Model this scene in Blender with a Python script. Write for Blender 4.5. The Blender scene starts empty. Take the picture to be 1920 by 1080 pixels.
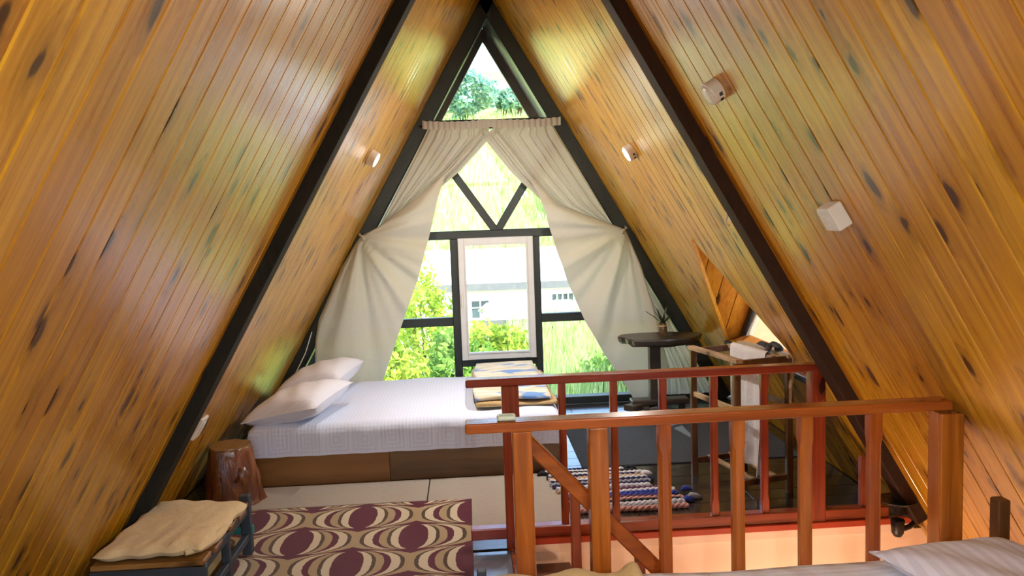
import bpy, bmesh, math, random
from mathutils import Vector, Matrix
random.seed(7)
R = random.Random(11)
S = bpy.context.scene
COL = S.collection
PI = math.pi

# ------------------------------------------------------------------ camera
K, ZR, YG = 0.5783, 3.386, 6.586          # wall slope, ridge height, gable plane
YAW, PITCH, ROLL = 0.05308, -0.09296, -0.03592
def cam_axes():
    cy, sy, cp, sp = math.cos(YAW), math.sin(YAW), math.cos(PITCH), math.sin(PITCH)
    f = Vector((sy*cp, cy*cp, sp)); r0 = Vector((cy, -sy, 0)); u0 = r0.cross(f)
    r = math.cos(ROLL)*r0 + math.sin(ROLL)*u0; u = -math.sin(ROLL)*r0 + math.cos(ROLL)*u0
    return r, u, f
cr, cu, cf = cam_axes()
cd = bpy.data.cameras.new('camera'); cam = bpy.data.objects.new('camera', cd); COL.objects.link(cam)
cam.matrix_world = Matrix(((cr.x, cu.x, -cf.x, -0.2213), (cr.y, cu.y, -cf.y, 0.0), (cr.z, cu.z, -cf.z, 1.61), (0, 0, 0, 1)))
cd.sensor_width = 36; cd.lens = 36*1500/1920; cd.clip_start = 0.05; cd.clip_end = 500
S.camera = cam
# ------------------------------------------------------------------ sky, sun, exposure
W = bpy.data.worlds.new('world'); S.world = W; W.use_nodes = True
wn = W.node_tree; wn.nodes.clear()
sky = wn.nodes.new('ShaderNodeTexSky'); sky.sky_type = 'NISHITA'; sky.sun_disc = False
sky.sun_elevation = math.radians(52); sky.sun_rotation = math.radians(150); sky.air_density = 1.0; sky.dust_density = 0.6
bg = wn.nodes.new('ShaderNodeBackground'); bg.inputs[1].default_value = 0.9
wo = wn.nodes.new('ShaderNodeOutputWorld')
wn.links.new(sky.outputs[0], bg.inputs[0]); wn.links.new(bg.outputs[0], wo.inputs[0])
sd = bpy.data.lights.new('sun', 'SUN'); sd.energy = 8.5; sd.angle = 0.009; sd.color = (1.0, 0.95, 0.85)
sun = bpy.data.objects.new('sun', sd); COL.objects.link(sun); sun.location = (10, -10, 20)
sun.rotation_euler = Vector((-0.30, 0.55, -0.80)).to_track_quat('-Z', 'Y').to_euler()
vs = S.view_settings
vs.view_transform = 'Standard'; vs.look = 'None'; vs.gamma = 1; vs.use_curve_mapping = False; vs.exposure = 0.32
LED_W = 22.0
cy = S.cycles
cy.max_bounces = 6; cy.diffuse_bounces = 3; cy.glossy_bounces = 3; cy.transmission_bounces = 4; cy.transparent_max_bounces = 12
cy.caustics_reflective = False; cy.caustics_refractive = False; cy.sample_clamp_indirect = 6.0; cy.adaptive_threshold = 0.08; cy.adaptive_min_samples = 12

# ------------------------------------------------------------------ node helpers
class NT:
    def __init__(s, name):
        s.m = bpy.data.materials.new(name); s.m.use_nodes = True; s.t = s.m.node_tree; s.t.nodes.clear()
        s.out = s.t.nodes.new('ShaderNodeOutputMaterial')
    def n(s, typ, **kw):
        x = s.t.nodes.new('ShaderNode'+typ)
        for a, b in kw.items(): setattr(x, a, b)
        return x
    def l(s, a, b): s.t.links.new(a, b)
    def inp(s, node, key, v):
        i = node.inputs[key]
        if isinstance(v, X): v = v.s
        if isinstance(v, bpy.types.NodeSocket): s.l(v, i)
        else: i.default_value = v
    def math(s, op, *a):
        x = s.n('Math', operation=op)
        for i, v in enumerate(a): s.inp(x, i, v)
        return X(s, x.outputs[0])
    def mixc(s, f, a, b, typ='MIX'):
        x = s.n('Mix', data_type='RGBA', blend_type=typ)
        s.inp(x, 0, f); s.inp(x, 6, c4(a)); s.inp(x, 7, c4(b)); return x.outputs[2]
    def coord(s, kind='Object'): return s.n('TexCoord').outputs[kind]
    def mapping(s, v, scale=(1, 1, 1), loc=(0, 0, 0), rot=(0, 0, 0)):
        m = s.n('Mapping'); s.l(v, m.inputs[0]); m.inputs['Scale'].default_value = scale
        m.inputs['Location'].default_value = loc; m.inputs['Rotation'].default_value = rot; return m.outputs[0]
    def noise(s, v, scale, detail=3, rough=.5, out=0, dist=0):
        x = s.n('TexNoise'); s.l(v, x.inputs['Vector']); x.inputs['Scale'].default_value = scale
        x.inputs['Detail'].default_value = detail; x.inputs['Roughness'].default_value = rough
        x.inputs['Distortion'].default_value = dist; return X(s, x.outputs[out])
    def ss(s, v, a, b, lo=0., hi=1.):
        x = s.n('MapRange', interpolation_type='SMOOTHSTEP'); s.inp(x, 0, v)
        for i, q in enumerate((a, b, lo, hi)): x.inputs[i+1].default_value = q
        return X(s, x.outputs[0])
    def ramp(s, f, stops, interp='LINEAR'):
        x = s.n('ValToRGB'); s.inp(x, 0, f); x.color_ramp.interpolation = interp; e = x.color_ramp.elements
        while len(e) < len(stops): e.new(.5)
        for q, (p, c) in zip(e, stops): q.position = p; q.color = c4(c)
        return x.outputs[0]
    def bump(s, h, strength=.3, dist=.01):
        b = s.n('Bump'); s.inp(b, 'Height', h); b.inputs['Strength'].default_value = strength; b.inputs['Distance'].default_value = dist
        return b.outputs[0]
    def pbr(s, col, rough=.5, normal=None, metal=0., spec=.5, coat=0., coatr=.1, sheen=0., emit=None, es=0.):
        p = s.n('BsdfPrincipled'); s.inp(p, 'Base Color', c4(col)); s.inp(p, 'Roughness', rough); s.inp(p, 'Metallic', metal)
        s.inp(p, 'Specular IOR Level', spec); s.inp(p, 'Coat Weight', coat); s.inp(p, 'Coat Roughness', coatr); s.inp(p, 'Sheen Weight', sheen)
        if normal is not None: s.l(normal, p.inputs['Normal'])
        if emit: s.inp(p, 'Emission Color', c4(emit)); s.inp(p, 'Emission Strength', es)
        return p.outputs[0]
    def done(s, sh): s.l(sh, s.out.inputs[0]); return s.m
class X:
    def __init__(s, nt, sock): s.nt, s.s = nt, sock
    def __add__(s, o): return s.nt.math('ADD', s, o)
    def __sub__(s, o): return s.nt.math('SUBTRACT', s, o)
    def __rsub__(s, o): return s.nt.math('SUBTRACT', o, s)
    def __mul__(s, o): return s.nt.math('MULTIPLY', s, o)
    def __truediv__(s, o): return s.nt.math('DIVIDE', s, o)
def c4(c):
    if isinstance(c, (bpy.types.NodeSocket, X)) : return c
    return (c[0], c[1], c[2], 1.0) if len(c) == 3 else tuple(c)
def srgb(r, g, b):
    f = lambda v: (v/255/12.92) if v/255 <= .04045 else ((v/255+.055)/1.055)**2.4
    return (f(r), f(g), f(b))

def simple(name, col, rough=.5, var=.12, nscale=6., bump=0., bscale=60., **kw):
    t = NT(name); v = t.coord()
    f = t.noise(v, nscale, 4)
    c = t.mixc(f, [x*(1-var) for x in col], [min(1, x*(1+var)) for x in col])
    nm = t.bump(t.noise(v, bscale, 3), bump) if bump else None
    return t.done(t.pbr(c, rough, nm, **kw))

def wood(name, dark, light, knot, rough=.3, coat=.25, axis=1, gs=1., knots=.45, rnd=.35, coatr=.18, kscale=(7.5, 3.3), spec=.5):
    """varnished wood, grain along local axis (0, 1 or 2); every object gets its own offset"""
    t = NT(name); v = t.coord()
    oi = t.n('ObjectInfo'); rd = X(t, oi.outputs['Random'])
    sp = t.n('SeparateXYZ'); t.l(v, sp.inputs[0])
    order = {1: (0, 1, 2), 0: (1, 0, 2), 2: (0, 2, 1)}[axis]
    a, b, c = [X(t, sp.outputs[i]) for i in order]        # across, along, other
    cb = t.n('CombineXYZ'); t.inp(cb, 0, a + rd*31.); t.inp(cb, 1, b + rd*57.); t.inp(cb, 2, c + rd*11.)
    vv = cb.outputs[0]
    # knots
    kv0 = t.mapping(vv, (kscale[0], kscale[1], 1.)); wob_ = t.n('TexNoise'); t.l(kv0, wob_.inputs['Vector']); wob_.inputs['Scale'].default_value = 3.5; wob_.inputs['Detail'].default_value = 2
    va = t.n('VectorMath', operation='MULTIPLY_ADD'); t.l(wob_.outputs[1], va.inputs[0]); va.inputs[1].default_value = (.22, .22, 0); t.l(kv0, va.inputs[2]); kv = va.outputs[0]
    vo = t.n('TexVoronoi', voronoi_dimensions='2D'); t.l(kv, vo.inputs['Vector']); vo.inputs['Scale'].default_value = 1.; vo.inputs['Randomness'].default_value = 1.
    d = X(t, vo.outputs['Distance']); sc = t.n('SeparateColor'); t.l(vo.outputs['Color'], sc.inputs[0])
    sel = t.math('GREATER_THAN', X(t, sc.outputs[0]), 1-knots)
    size = X(t, sc.outputs[1])*.13 + .07
    kn = t.math('SUBTRACT', 1., t.ss(d/size, .55, 1.1))*sel
    halo = t.math('SUBTRACT', 1., t.ss(d, .1, .42))*sel
    # grain, bent around the knots
    gv = t.mapping(vv, (38*gs, 1.5*gs, 20*gs))
    g1 = t.noise(gv, 1., 5, .6, dist=.6)
    g2 = t.noise(t.mapping(vv, (150*gs, 3*gs, 60*gs)), 1., 3)
    rings = t.math('SINE', a*150. + t.noise(t.mapping(vv, (9, .9, 4)), 1., 2)*26. + halo*9.)
    g = g1*.7 + g2*.16 + rings*.045 + .07
    col = t.mixc(t.ss(g, .25, .75), dark, light)
    col = t.mixc(halo*.55, col, [q*.62 for q in dark])
    col = t.mixc(kn*.92, col, knot)
    hv = t.n('HueSaturation'); t.l(col, hv.inputs['Color']); t.inp(hv, 'Value', rd*rnd + (1-rnd/2)); t.inp(hv, 'Hue', rd*.014 + .493)
    nm = t.bump(g1, .2, .004)
    return t.done(t.pbr(hv.outputs[0], t.ss(g, .2, .8, rough-.06, rough+.06), nm, coat=coat, coatr=coatr, spec=spec))

M = {}
M['pine'] = wood('pine_boards', srgb(166, 105, 8), srgb(216, 161, 36), srgb(62, 28, 6), rough=.30, coat=.34, rnd=.26, knots=.58)
M['pine_dormer'] = wood('pine_dormer', srgb(190, 104, 26), srgb(226, 146, 50), srgb(70, 30, 10), rough=.4, coat=.1, rnd=.2, axis=1)
M['slabwood'] = simple('raw_pine_panel', srgb(150, 92, 26), .6, .15)
M['beam'] = wood('dark_beam', (.012, .012, .010), (.026, .024, .019), (.008, .006, .005), rough=.7, coat=0., axis=1, knots=.1, spec=.15)
M['beam_brown'] = wood('dark_brown_beam', (.030, .014, .007), (.055, .026, .012), (.01, .006, .004), rough=.7, coat=0., knots=.1, spec=.2)
M['frame'] = simple('dark_frame_paint', (.018, .024, .023), .38, .15, 8., .12, 90.)
M['rail'] = wood('varnished_rail', srgb(136, 66, 16), srgb(188, 102, 32), srgb(50, 22, 8), rough=.24, coat=.4, axis=0, knots=.12, rnd=.15)
M['post'] = wood('varnished_post', srgb(136, 66, 16), srgb(188, 102, 32), srgb(50, 22, 8), rough=.24, coat=.4, axis=2, knots=.12, rnd=.15)
M['railred'] = wood('red_brown_rail', srgb(118, 46, 24), srgb(158, 70, 36), srgb(44, 18, 8), rough=.24, coat=.4, axis=0, knots=.12, rnd=.12)
M['postred'] = wood('red_brown_post', srgb(118, 46, 24), srgb(158, 70, 36), srgb(44, 18, 8), rough=.24, coat=.4, axis=2, knots=.12, rnd=.12)
M['redpaint'] = simple('red_fascia', srgb(176, 66, 40), .4, .1)
M['laminate'] = wood('dark_laminate', (.017, .012, .009), (.042, .032, .025), (.01, .007, .005), rough=.2, coat=.5, axis=0, knots=.05, rnd=.4)
M['landing_reflection'] = simple('painted_landing', srgb(104, 112, 128), .12, .15, 20., coat=.6)  # painted floor with the window's blue reflection put into its colour
M['bedl'] = wood('bed_board_light', srgb(106, 70, 32), srgb(148, 102, 54), srgb(52, 30, 12), rough=.4, coat=.1, axis=0, knots=.15, gs=.5, rnd=.1)
M['bedd'] = wood('bed_board_dark', srgb(84, 58, 34), srgb(122, 90, 58), srgb(36, 22, 12), rough=.4, coat=.1, axis=0, knots=.2, gs=.5, rnd=.1)
M['white'] = simple('white_plastic', (.78, .77, .74), .35, .04)
M['whitepaint'] = simple('white_window_paint', (.72, .73, .74), .4, .08, 12., .15, 80.)
M['slot'] = simple('dark_slot', (.02, .02, .02), .6)
M['metal_dark'] = simple('dark_iron', (.025, .018, .016), .4, .3, 30., .3, 60., metal=.5)
M['darkwood'] = wood('dark_table_wood', (.028, .022, .017), (.075, .056, .042), (.012, .008, .006), rough=.38, coat=.2, axis=0, gs=.6, knots=.2, rnd=.2)
M['slate'] = simple('blue_grey_paint', srgb(52, 60, 70), .5, .25, 15., .2, 60.)
M['teal'] = simple('teal_paint', srgb(40, 120, 112), .5, .15)
M['cream_panel'] = simple('cream_panel', srgb(196, 176, 130), .6, .1)
M['orange_panel'] = simple('orange_panel', srgb(190, 116, 52), .5, .1)
M['slat'] = wood('bench_slat', srgb(110, 72, 32), srgb(158, 112, 60), srgb(50, 28, 12), rough=.45, coat=.1, axis=0, rnd=.3)
M['rack_pale'] = wood('rack_pale_wood', srgb(146, 118, 84), srgb(196, 168, 130), srgb(80, 52, 30), rough=.5, coat=0, axis=1, rnd=.15)
M['rack_dark'] = wood('rack_brown_wood', srgb(70, 44, 22), srgb(112, 74, 40), srgb(36, 20, 10), rough=.4, coat=.2, axis=2, rnd=.15)
M['pinkwall'] = simple('peach_plaster', srgb(240, 214, 190), .8, .03, 3., .08, 40.)
M['plaster'] = simple('cream_plaster', srgb(216, 204, 184), .8, .04, 3., .08, 40.)
M['brownstep'] = wood('stair_tread_wood', srgb(86, 46, 26), srgb(126, 72, 40), srgb(40, 20, 10), rough=.35, coat=.2, axis=1)

def fabric(name, col, stripe=None, sc=170., trans=0., rough=.85, wr=.25, wscale=9., stripecol=.9, axis=0, crumple=.35, meander=False):
    t = NT(name); v = t.coord()
    n1 = t.noise(v, wscale, 4, .55)
    c = t.mixc(t.noise(v, 3., 3), [x*.93 for x in col], [min(1, x*1.03) for x in col])
    h = n1*crumple
    if stripe:
        sp = t.n('SeparateXYZ'); t.l(v, sp.inputs[0])
        w = t.math('SINE', X(t, sp.outputs[axis])*(2*PI/stripe))
        c = t.mixc(t.ss(w, -.25, .25), [x*stripecol for x in col], c)
        h = h + w*.05
    if meander:      # woven nested squares on the upright sides
        sp2 = t.n('SeparateXYZ'); t.l(v, sp2.inputs[0])
        cell = X(t, sp2.outputs[0])/.17; fx = t.math('ABSOLUTE', cell - t.math('FLOOR', cell) - .5)
        fz = t.math('ABSOLUTE', X(t, sp2.outputs[2])/.17 + .05)
        ring = t.math('SINE', t.math('MAXIMUM', fx, fz)*44.)
        ge = t.n('NewGeometry'); sn = t.n('SeparateXYZ'); t.l(ge.outputs['Normal'], sn.inputs[0])
        side = t.math('LESS_THAN', X(t, sn.outputs[1]), -.7)
        c = t.mixc(side*t.ss(ring, -.2, .2)*.5, c, [min(1, x*1.14) for x in col])
    weave = t.noise(v, sc, 2)
    nm = t.bump(h + weave*.05, wr, .03)
    sh = t.pbr(c, rough, nm, spec=.2, sheen=.15)
    if trans:
        tr = t.n('BsdfTranslucent'); t.inp(tr, 0, c4(c)); t.l(nm, tr.inputs['Normal'])
        mx = t.n('MixShader'); mx.inputs[0].default_value = trans; t.l(sh, mx.inputs[1]); t.l(tr.outputs[0], mx.inputs[2]); sh = mx.outputs[0]
    return t.done(sh)
M['sheet'] = fabric('sky_tinted_striped_sheet', (.67, .74, .92), stripe=.022, axis=0, stripecol=.96, meander=True)  # white linen; blue sky light is put into the sheet and pillow colours
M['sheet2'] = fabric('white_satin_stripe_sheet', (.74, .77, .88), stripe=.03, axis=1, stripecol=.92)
M['pillow'] = fabric('sky_tinted_pillow_cotton', (.76, .78, .88), stripe=.02, axis=1, stripecol=.95, crumple=.8, wscale=7.)
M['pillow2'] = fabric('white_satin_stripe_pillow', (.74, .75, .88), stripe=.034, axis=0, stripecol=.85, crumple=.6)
M['cream_cloth'] = fabric('cream_cushion_cotton', srgb(226, 204, 158), crumple=1., wscale=11., wr=.5)
M['yellow_cloth'] = fabric('pale_yellow_blanket', srgb(222, 202, 142), crumple=1., wscale=9., wr=.5)
M['curtain'] = fabric('cream_curtain_cotton', srgb(220, 214, 200), trans=.3, crumple=1.2, wscale=5., wr=.35)
M['towel'] = fabric('white_towel', srgb(226, 222, 222), crumple=.8, wscale=14., wr=.4)
M['beige_mat'] = fabric('beige_felt_mat', srgb(158, 149, 138), crumple=.3, wscale=30., sc=240., wr=.5)
M['carpet'] = fabric('dark_slate_carpet', (.028, .034, .044), crumple=.3, wscale=60., sc=400., wr=.6)

def mat_glass():
    t = NT('window_glass'); tr = t.n('BsdfTransparent'); tr.inputs[0].default_value = (.96, .98, .98, 1)
    gl = t.n('BsdfGlossy'); gl.inputs['Roughness'].default_value = .02
    df = t.n('BsdfDiffuse'); df.inputs[0].default_value = (.8, .85, .9, 1)
    v = t.coord(); dirt = t.math('SUBTRACT', 1., t.ss(t.noise(v, 60., 2), .26, .34))
    lw = t.n('LayerWeight'); lw.inputs[0].default_value = .5
    fr = t.math('POWER', X(t, lw.outputs['Facing']), 5.)*.7 + .03
    m1 = t.n('MixShader'); t.inp(m1, 0, fr); t.l(tr.outputs[0], m1.inputs[1]); t.l(gl.outputs[0], m1.inputs[2])
    m2 = t.n('MixShader'); t.inp(m2, 0, dirt*.25 + .015); t.l(m1.outputs[0], m2.inputs[1]); t.l(df.outputs[0], m2.inputs[2])
    return t.done(m2.outputs[0])
M['glass'] = mat_glass()
def mat_bottle():
    t = NT('amber_glass_jar'); p = t.n('BsdfPrincipled'); p.inputs['Base Color'].default_value = (.25, .16, .08, 1); p.inputs['Transmission Weight'].default_value = .6; p.inputs['Roughness'].default_value = .12
    return t.done(p.outputs[0])
M['jar'] = mat_bottle()
def mat_emit(name, col, s):
    t = NT(name); e = t.n('Emission'); e.inputs[0].default_value = c4(col); e.inputs[1].default_value = s; return t.done(e.outputs[0])
M['led'] = mat_emit('lit_led_diffuser', (1, .97, .92), 14.)
M['bulb'] = mat_emit('warm_bulb', (1, .36, .10), 20.)

def mat_rug():
    t = NT('maroon_eye_rug'); v = t.coord(); sp = t.n('SeparateXYZ'); t.l(v, sp.inputs[0])
    x = X(t, sp.outputs[0]); y = X(t, sp.outputs[1])
    n = t.noise(v, 45., 2)
    y = y + (n - .5)*.008; x = x + (t.noise(t.mapping(v, loc=(3, 7, 0)), 45., 2) - .5)*.01
    row = t.math('FLOOR', y/.2975); fy = y/.2975 - row - .5                     # -.5 .. .5
    odd = t.math('MODULO', t.math('ABSOLUTE', row), 2.)
    ux = x/.58 + odd*.5; fx = ux - t.math('FLOOR', ux) - .5
    ax = t.math('ABSOLUTE', fx)
    vv = t.math('ABSOLUTE', fy)*1.9; vv = t.math('POWER', vv, 1.35)
    den = t.math('SQRT', t.math('MAXIMUM', 1. - vv*vv, .0001))
    tt = (ax*2.)/den                                                     # eye coordinate, 1 at the lens edge
    ma, cr_, tan, ol = srgb(92, 24, 50), srgb(214, 200, 172), srgb(176, 154, 118), srgb(82, 66, 46)
    col = t.ramp(tt*.8, [(0, ma), (.2, cr_), (.31, ol), (.36, tan), (.47, ma), (.56, cr_), (.68, ol), (.735, tan), (.92, ma)], 'CONSTANT')
    pile = t.noise(v, 260., 2)
    col = t.mixc(pile*.3, col, (0.02, .012, .012))
    return t.done(t.pbr(col, .95, t.bump(pile, .6, .006), spec=.1, sheen=.2))
M['rug'] = mat_rug()
def mat_blanket():
    t = NT('cream_blue_blanket'); v = t.coord()
    a = t.ss(t.noise(t.mapping(v, (2.2, 5, 2)), 1.6, 3), .52, .6); b = t.noise(t.mapping(v, (3, 14, 9)), 1.5, 3)
    c = t.mixc(t.ss(b, .4, .6), srgb(222, 218, 202), srgb(202, 194, 168)); c = t.mixc(a, c, srgb(104, 146, 204))
    return t.done(t.pbr(c, .9, t.bump(t.noise(v, 22., 4), .5, .02), spec=.15, sheen=.3))
M['blanket'] = mat_blanket()
M['blanket_tan'] = fabric('tan_blanket_underside', srgb(188, 160, 112), crumple=1., wscale=22., wr=.6)
def mat_stump():
    t = NT('stump_bark'); v = t.coord()
    n = t.noise(t.mapping(v, (9, 9, 3)), 1.3, 5, .6, dist=1.2); g = t.noise(t.mapping(v, (30, 30, 4)), 1.4, 4)
    c = t.ramp(n, [(.3, srgb(52, 24, 12)), (.5, srgb(112, 62, 34)), (.68, srgb(146, 96, 58))])
    c = t.mixc(t.ss(g, .55, .7), c, srgb(70, 30, 16))
    return t.done(t.pbr(c, .3, t.bump(n + g*.4, .7, .02), coat=.4, coatr=.2))
M['stump'] = mat_stump()
M['stumptop'] = wood('stump_cut_face', srgb(104, 70, 44), srgb(150, 112, 76), srgb(60, 34, 16), rough=.4, knots=0)

# ------------------------------------------------------------------ mesh helpers
def ploc(p):
    q = Vector((0, 0, 0))
    while p is not None: q += p.location; p = p.parent
    return q
def obj(name, data, mat=None, parent=None, smooth=False, kind=None, origin=None):
    """data = (verts, faces) in world space (or a bmesh); the origin goes to the middle of the box"""
    if isinstance(data, bmesh.types.BMesh):
        bm = data; bm.verts.ensure_lookup_table()
        vs_ = [v.co.copy() for v in bm.verts]
    else:
        vs_ = [Vector(v) for v in data[0]]; bm = None
    lo = Vector([min(v[i] for v in vs_) for i in range(3)]); hi = Vector([max(v[i] for v in vs_) for i in range(3)])
    c = Vector(origin) if origin else Vector(((lo.x+hi.x)/2, (lo.y+hi.y)/2, (lo.z+hi.z)/2))
    me = bpy.data.meshes.new(name)
    if bm:
        for v in bm.verts: v.co -= c
        bm.to_mesh(me); bm.free()
    else: me.from_pydata([v-c for v in vs_], [], data[1])
    if smooth: me.polygons.foreach_set('use_smooth', [True]*len(me.polygons))
    if mat: me.materials.append(M[mat] if isinstance(mat, str) else mat)
    o = bpy.data.objects.new(name, me); COL.objects.link(o)
    if parent: o.parent = parent; o.location = c - ploc(parent)
    else: o.location = c
    if kind: o['kind'] = kind
    return o
def thing(name, label, cat, loc=(0, 0, 0), group=None, kind=None):
    o = bpy.data.objects.new(name, None); COL.objects.link(o); o.location = loc; o.empty_display_size = .1
    if label: o['label'] = label
    if cat: o['category'] = cat
    if group: o['group'] = group
    if kind: o['kind'] = kind
    return o
def tag(o, label, cat, group=None):
    o['label'] = label; o['category'] = cat
    if group: o['group'] = group
    return o
def box(x0, x1, y0, y1, z0, z1):
    v = [(x, y, z) for z in (z0, z1) for y in (y0, y1) for x in (x0, x1)]
    return v, [(0, 2, 3, 1), (4, 5, 7, 6), (0, 1, 5, 4), (2, 6, 7, 3), (0, 4, 6, 2), (1, 3, 7, 5)]
def rbox(x0, x1, y0, y1, z0, z1, r=.01, seg=2):
    bm = bmesh.new(); v, f = box(x0, x1, y0, y1, z0, z1)
    vv = [bm.verts.new(p) for p in v]
    for q in f: bm.faces.new([vv[i] for i in q])
    bmesh.ops.bevel(bm, geom=bm.edges[:], offset=r, segments=seg, profile=.5, affect='EDGES')
    return bm
def join(*ds):
    V, F = [], []
    for v, f in ds:
        n = len(V); V += [tuple(q) for q in v]; F += [tuple(i+n for i in q) for q in f]
    return V, F
def xf(d, m): return [m @ Vector(v) for v in d[0]], d[1]
def bar(p0, p1, w, h, up=(0, 0, 1), ch=.12):
    """chamfered bar from p0 to p1, w wide (sideways) and h high"""
    p0, p1 = Vector(p0), Vector(p1); d = (p1-p0).normalized(); u = Vector(up)
    s = d.cross(u).normalized(); u = s.cross(d).normalized()
    c = min(w, h)*ch
    prof = [(-w/2+c, -h/2), (w/2-c, -h/2), (w/2, -h/2+c), (w/2, h/2-c), (w/2-c, h/2), (-w/2+c, h/2), (-w/2, h/2-c), (-w/2, -h/2+c)]
    V = [p + s*a + u*b for p in (p0, p1) for a, b in prof]; n = 8
    F = [(i, (i+1) % n, n+(i+1) % n, n+i) for i in range(n)] + [tuple(range(n-1, -1, -1)), tuple(range(n, 2*n))]
    return V, F
def tube(pts, rad, n=8, caps=True):
    pts = [Vector(p) for p in pts]; V, F = [], []
    rr = rad if isinstance(rad, (list, tuple)) else [rad]*len(pts)
    ref = Vector((.13, .27, 1)).normalized()
    for i, p in enumerate(pts):
        d = (pts[min(i+1, len(pts)-1)]-pts[max(i-1, 0)]).normalized()
        a = d.cross(ref); a = a.normalized() if a.length > 1e-4 else Vector((1, 0, 0)); b = d.cross(a)
        V += [p + (a*math.cos(2*PI*j/n) + b*math.sin(2*PI*j/n))*rr[i] for j in range(n)]
    for i in range(len(pts)-1):
        F += [(i*n+j, i*n+(j+1) % n, (i+1)*n+(j+1) % n, (i+1)*n+j) for j in range(n)]
    if caps: F += [tuple(range(n-1, -1, -1)), tuple(range(len(V)-n, len(V)))]
    return V, F
def lathe(prof, n=24, c=(0, 0, 0), wob=None):
    V, F = [], []
    for i, (r, z) in enumerate(prof):
        for j in range(n):
            a = 2*PI*j/n; q = r*(wob(a, z) if wob else 1)
            V.append((c[0]+q*math.cos(a), c[1]+q*math.sin(a), c[2]+z))
    for i in range(len(prof)-1):
        F += [(i*n+j, i*n+(j+1) % n, (i+1)*n+(j+1) % n, (i+1)*n+j) for j in range(n)]
    F += [tuple(range(n-1, -1, -1)), tuple(range(len(V)-n, len(V)))]
    return V, F
def grid(fn, nu, nv):
    V = [fn(i/nu, j/nv) for j in range(nv+1) for i in range(nu+1)]
    F = [(j*(nu+1)+i, j*(nu+1)+i+1, (j+1)*(nu+1)+i+1, (j+1)*(nu+1)+i) for j in range(nv) for i in range(nu)]
    return V, F
def prism(poly, y0, y1):
    """polygon in (x, z) extruded from y0 to y1"""
    n = len(poly); V = [(x, y, z) for y in (y0, y1) for x, z in poly]
    return V, [(i, (i+1) % n, n+(i+1) % n, n+i) for i in range(n)] + [tuple(range(n-1, -1, -1)), tuple(range(n, 2*n))]
def polyline(pts, t):
    L = [0]
    for a, b in zip(pts, pts[1:]): L.append(L[-1] + math.dist(a, b))
    s = t*L[-1]
    for i in range(len(pts)-1):
        if s <= L[i+1] + 1e-9:
            q = (s-L[i])/max(1e-9, L[i+1]-L[i]); return tuple(a+(b-a)*q for a, b in zip(pts[i], pts[i+1]))
    return pts[-1]
def pillow(name, mat, parent_label, cat, c, w, d, h, m, group=None, part=None):
    def side(s):
        def f(u, v):
            a, b = u*2-1, v*2-1
            x = a*w/2*(1-.09*(1-b*b)); y = b*d/2*(1-.09*(1-a*a))
            z = s*h/2*max(0., (1-abs(a)**2.6))**.45*max(0., (1-abs(b)**2.6))**.45
            z += .006*math.sin(9*a+4*b)*(1-a*a)*(1-b*b)
            return m @ Vector((x, y, z)) + Vector(c)
        return f
    A = grid(side(1), 22, 18); B = grid(side(-1), 22, 18)
    V, F = join(A, (B[0], [q[::-1] for q in B[1]]))
    me_data = (V, F)
    o = obj(name, me_data, mat, None, True)
    # the welt seam around the edge is a part
    edge = [side(1)(*p) for p in ([(i/20, 0) for i in range(20)]+[(1, i/20) for i in range(20)]+[(1-i/20, 1) for i in range(20)]+[(0, 1-i/20) for i in range(21)])]
    obj('seam', tube(edge, .004, 5), mat, o, True)
    return tag(o, parent_label, cat, group)

# ------------------------------------------------------------------ slope walls of boards
NRM = math.sqrt(1+K*K)
SL = ZR*NRM                                   # slope length from floor to ridge
def slope_axes(s):
    a = Vector((-s*K, 0, 1))/NRM; n = Vector((-s, 0, -K))/NRM
    return a, n
def on_wall(s, y, along, off=0.):
    """point on a sloping wall: s = -1 left, +1 right; along measured up the slope from the floor"""
    a, n = slope_axes(s)
    return Vector((s*K*ZR, y, 0)) + a*along + n*off
Y0 = -2.6
PITCH_B = .132
# dormer opening in the right wall (y, along)
DA, DL, DR = (4.80, 1.409*NRM), (5.474, .665*NRM), (4.06, .675*NRM)
def opening(y):
    """upper and lower edge of the dormer opening at depth y"""
    if y <= DR[0] or y >= DL[0]: return None
    lo = DR[1] + (DL[1]-DR[1])*(y-DR[0])/(DL[0]-DR[0])
    up = DR[1] + (DA[1]-DR[1])*(y-DR[0])/(DA[0]-DR[0]) if y < DA[0] else DA[1] + (DL[1]-DA[1])*(y-DA[0])/(DL[0]-DA[0])
    return lo, up
def board_pieces(s, y0, y1, a0, a1):
    """polygons (y, along) of one board, cut by the dormer opening"""
    if s < 0 or y1 <= DR[0] or y0 >= DL[0]: return [[(y0, a0), (y1, a0), (y1, a1), (y0, a1)]]
    ys = sorted({y0, y1} | {q for q in (DR[0], DA[0], DL[0]) if y0 < q < y1})
    lo = [(y, (opening(y) or ((DR[1],)*2 if y <= DR[0] else (DL[1],)*2))[0]) for y in ys]
    up = [(y, (opening(y) or ((DR[1],)*2 if y <= DR[0] else (DL[1],)*2))[1]) for y in ys]
    return [up + [(y1, a1), (y0, a1)], [(y0, a0), (y1, a0)] + lo[::-1]]
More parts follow.
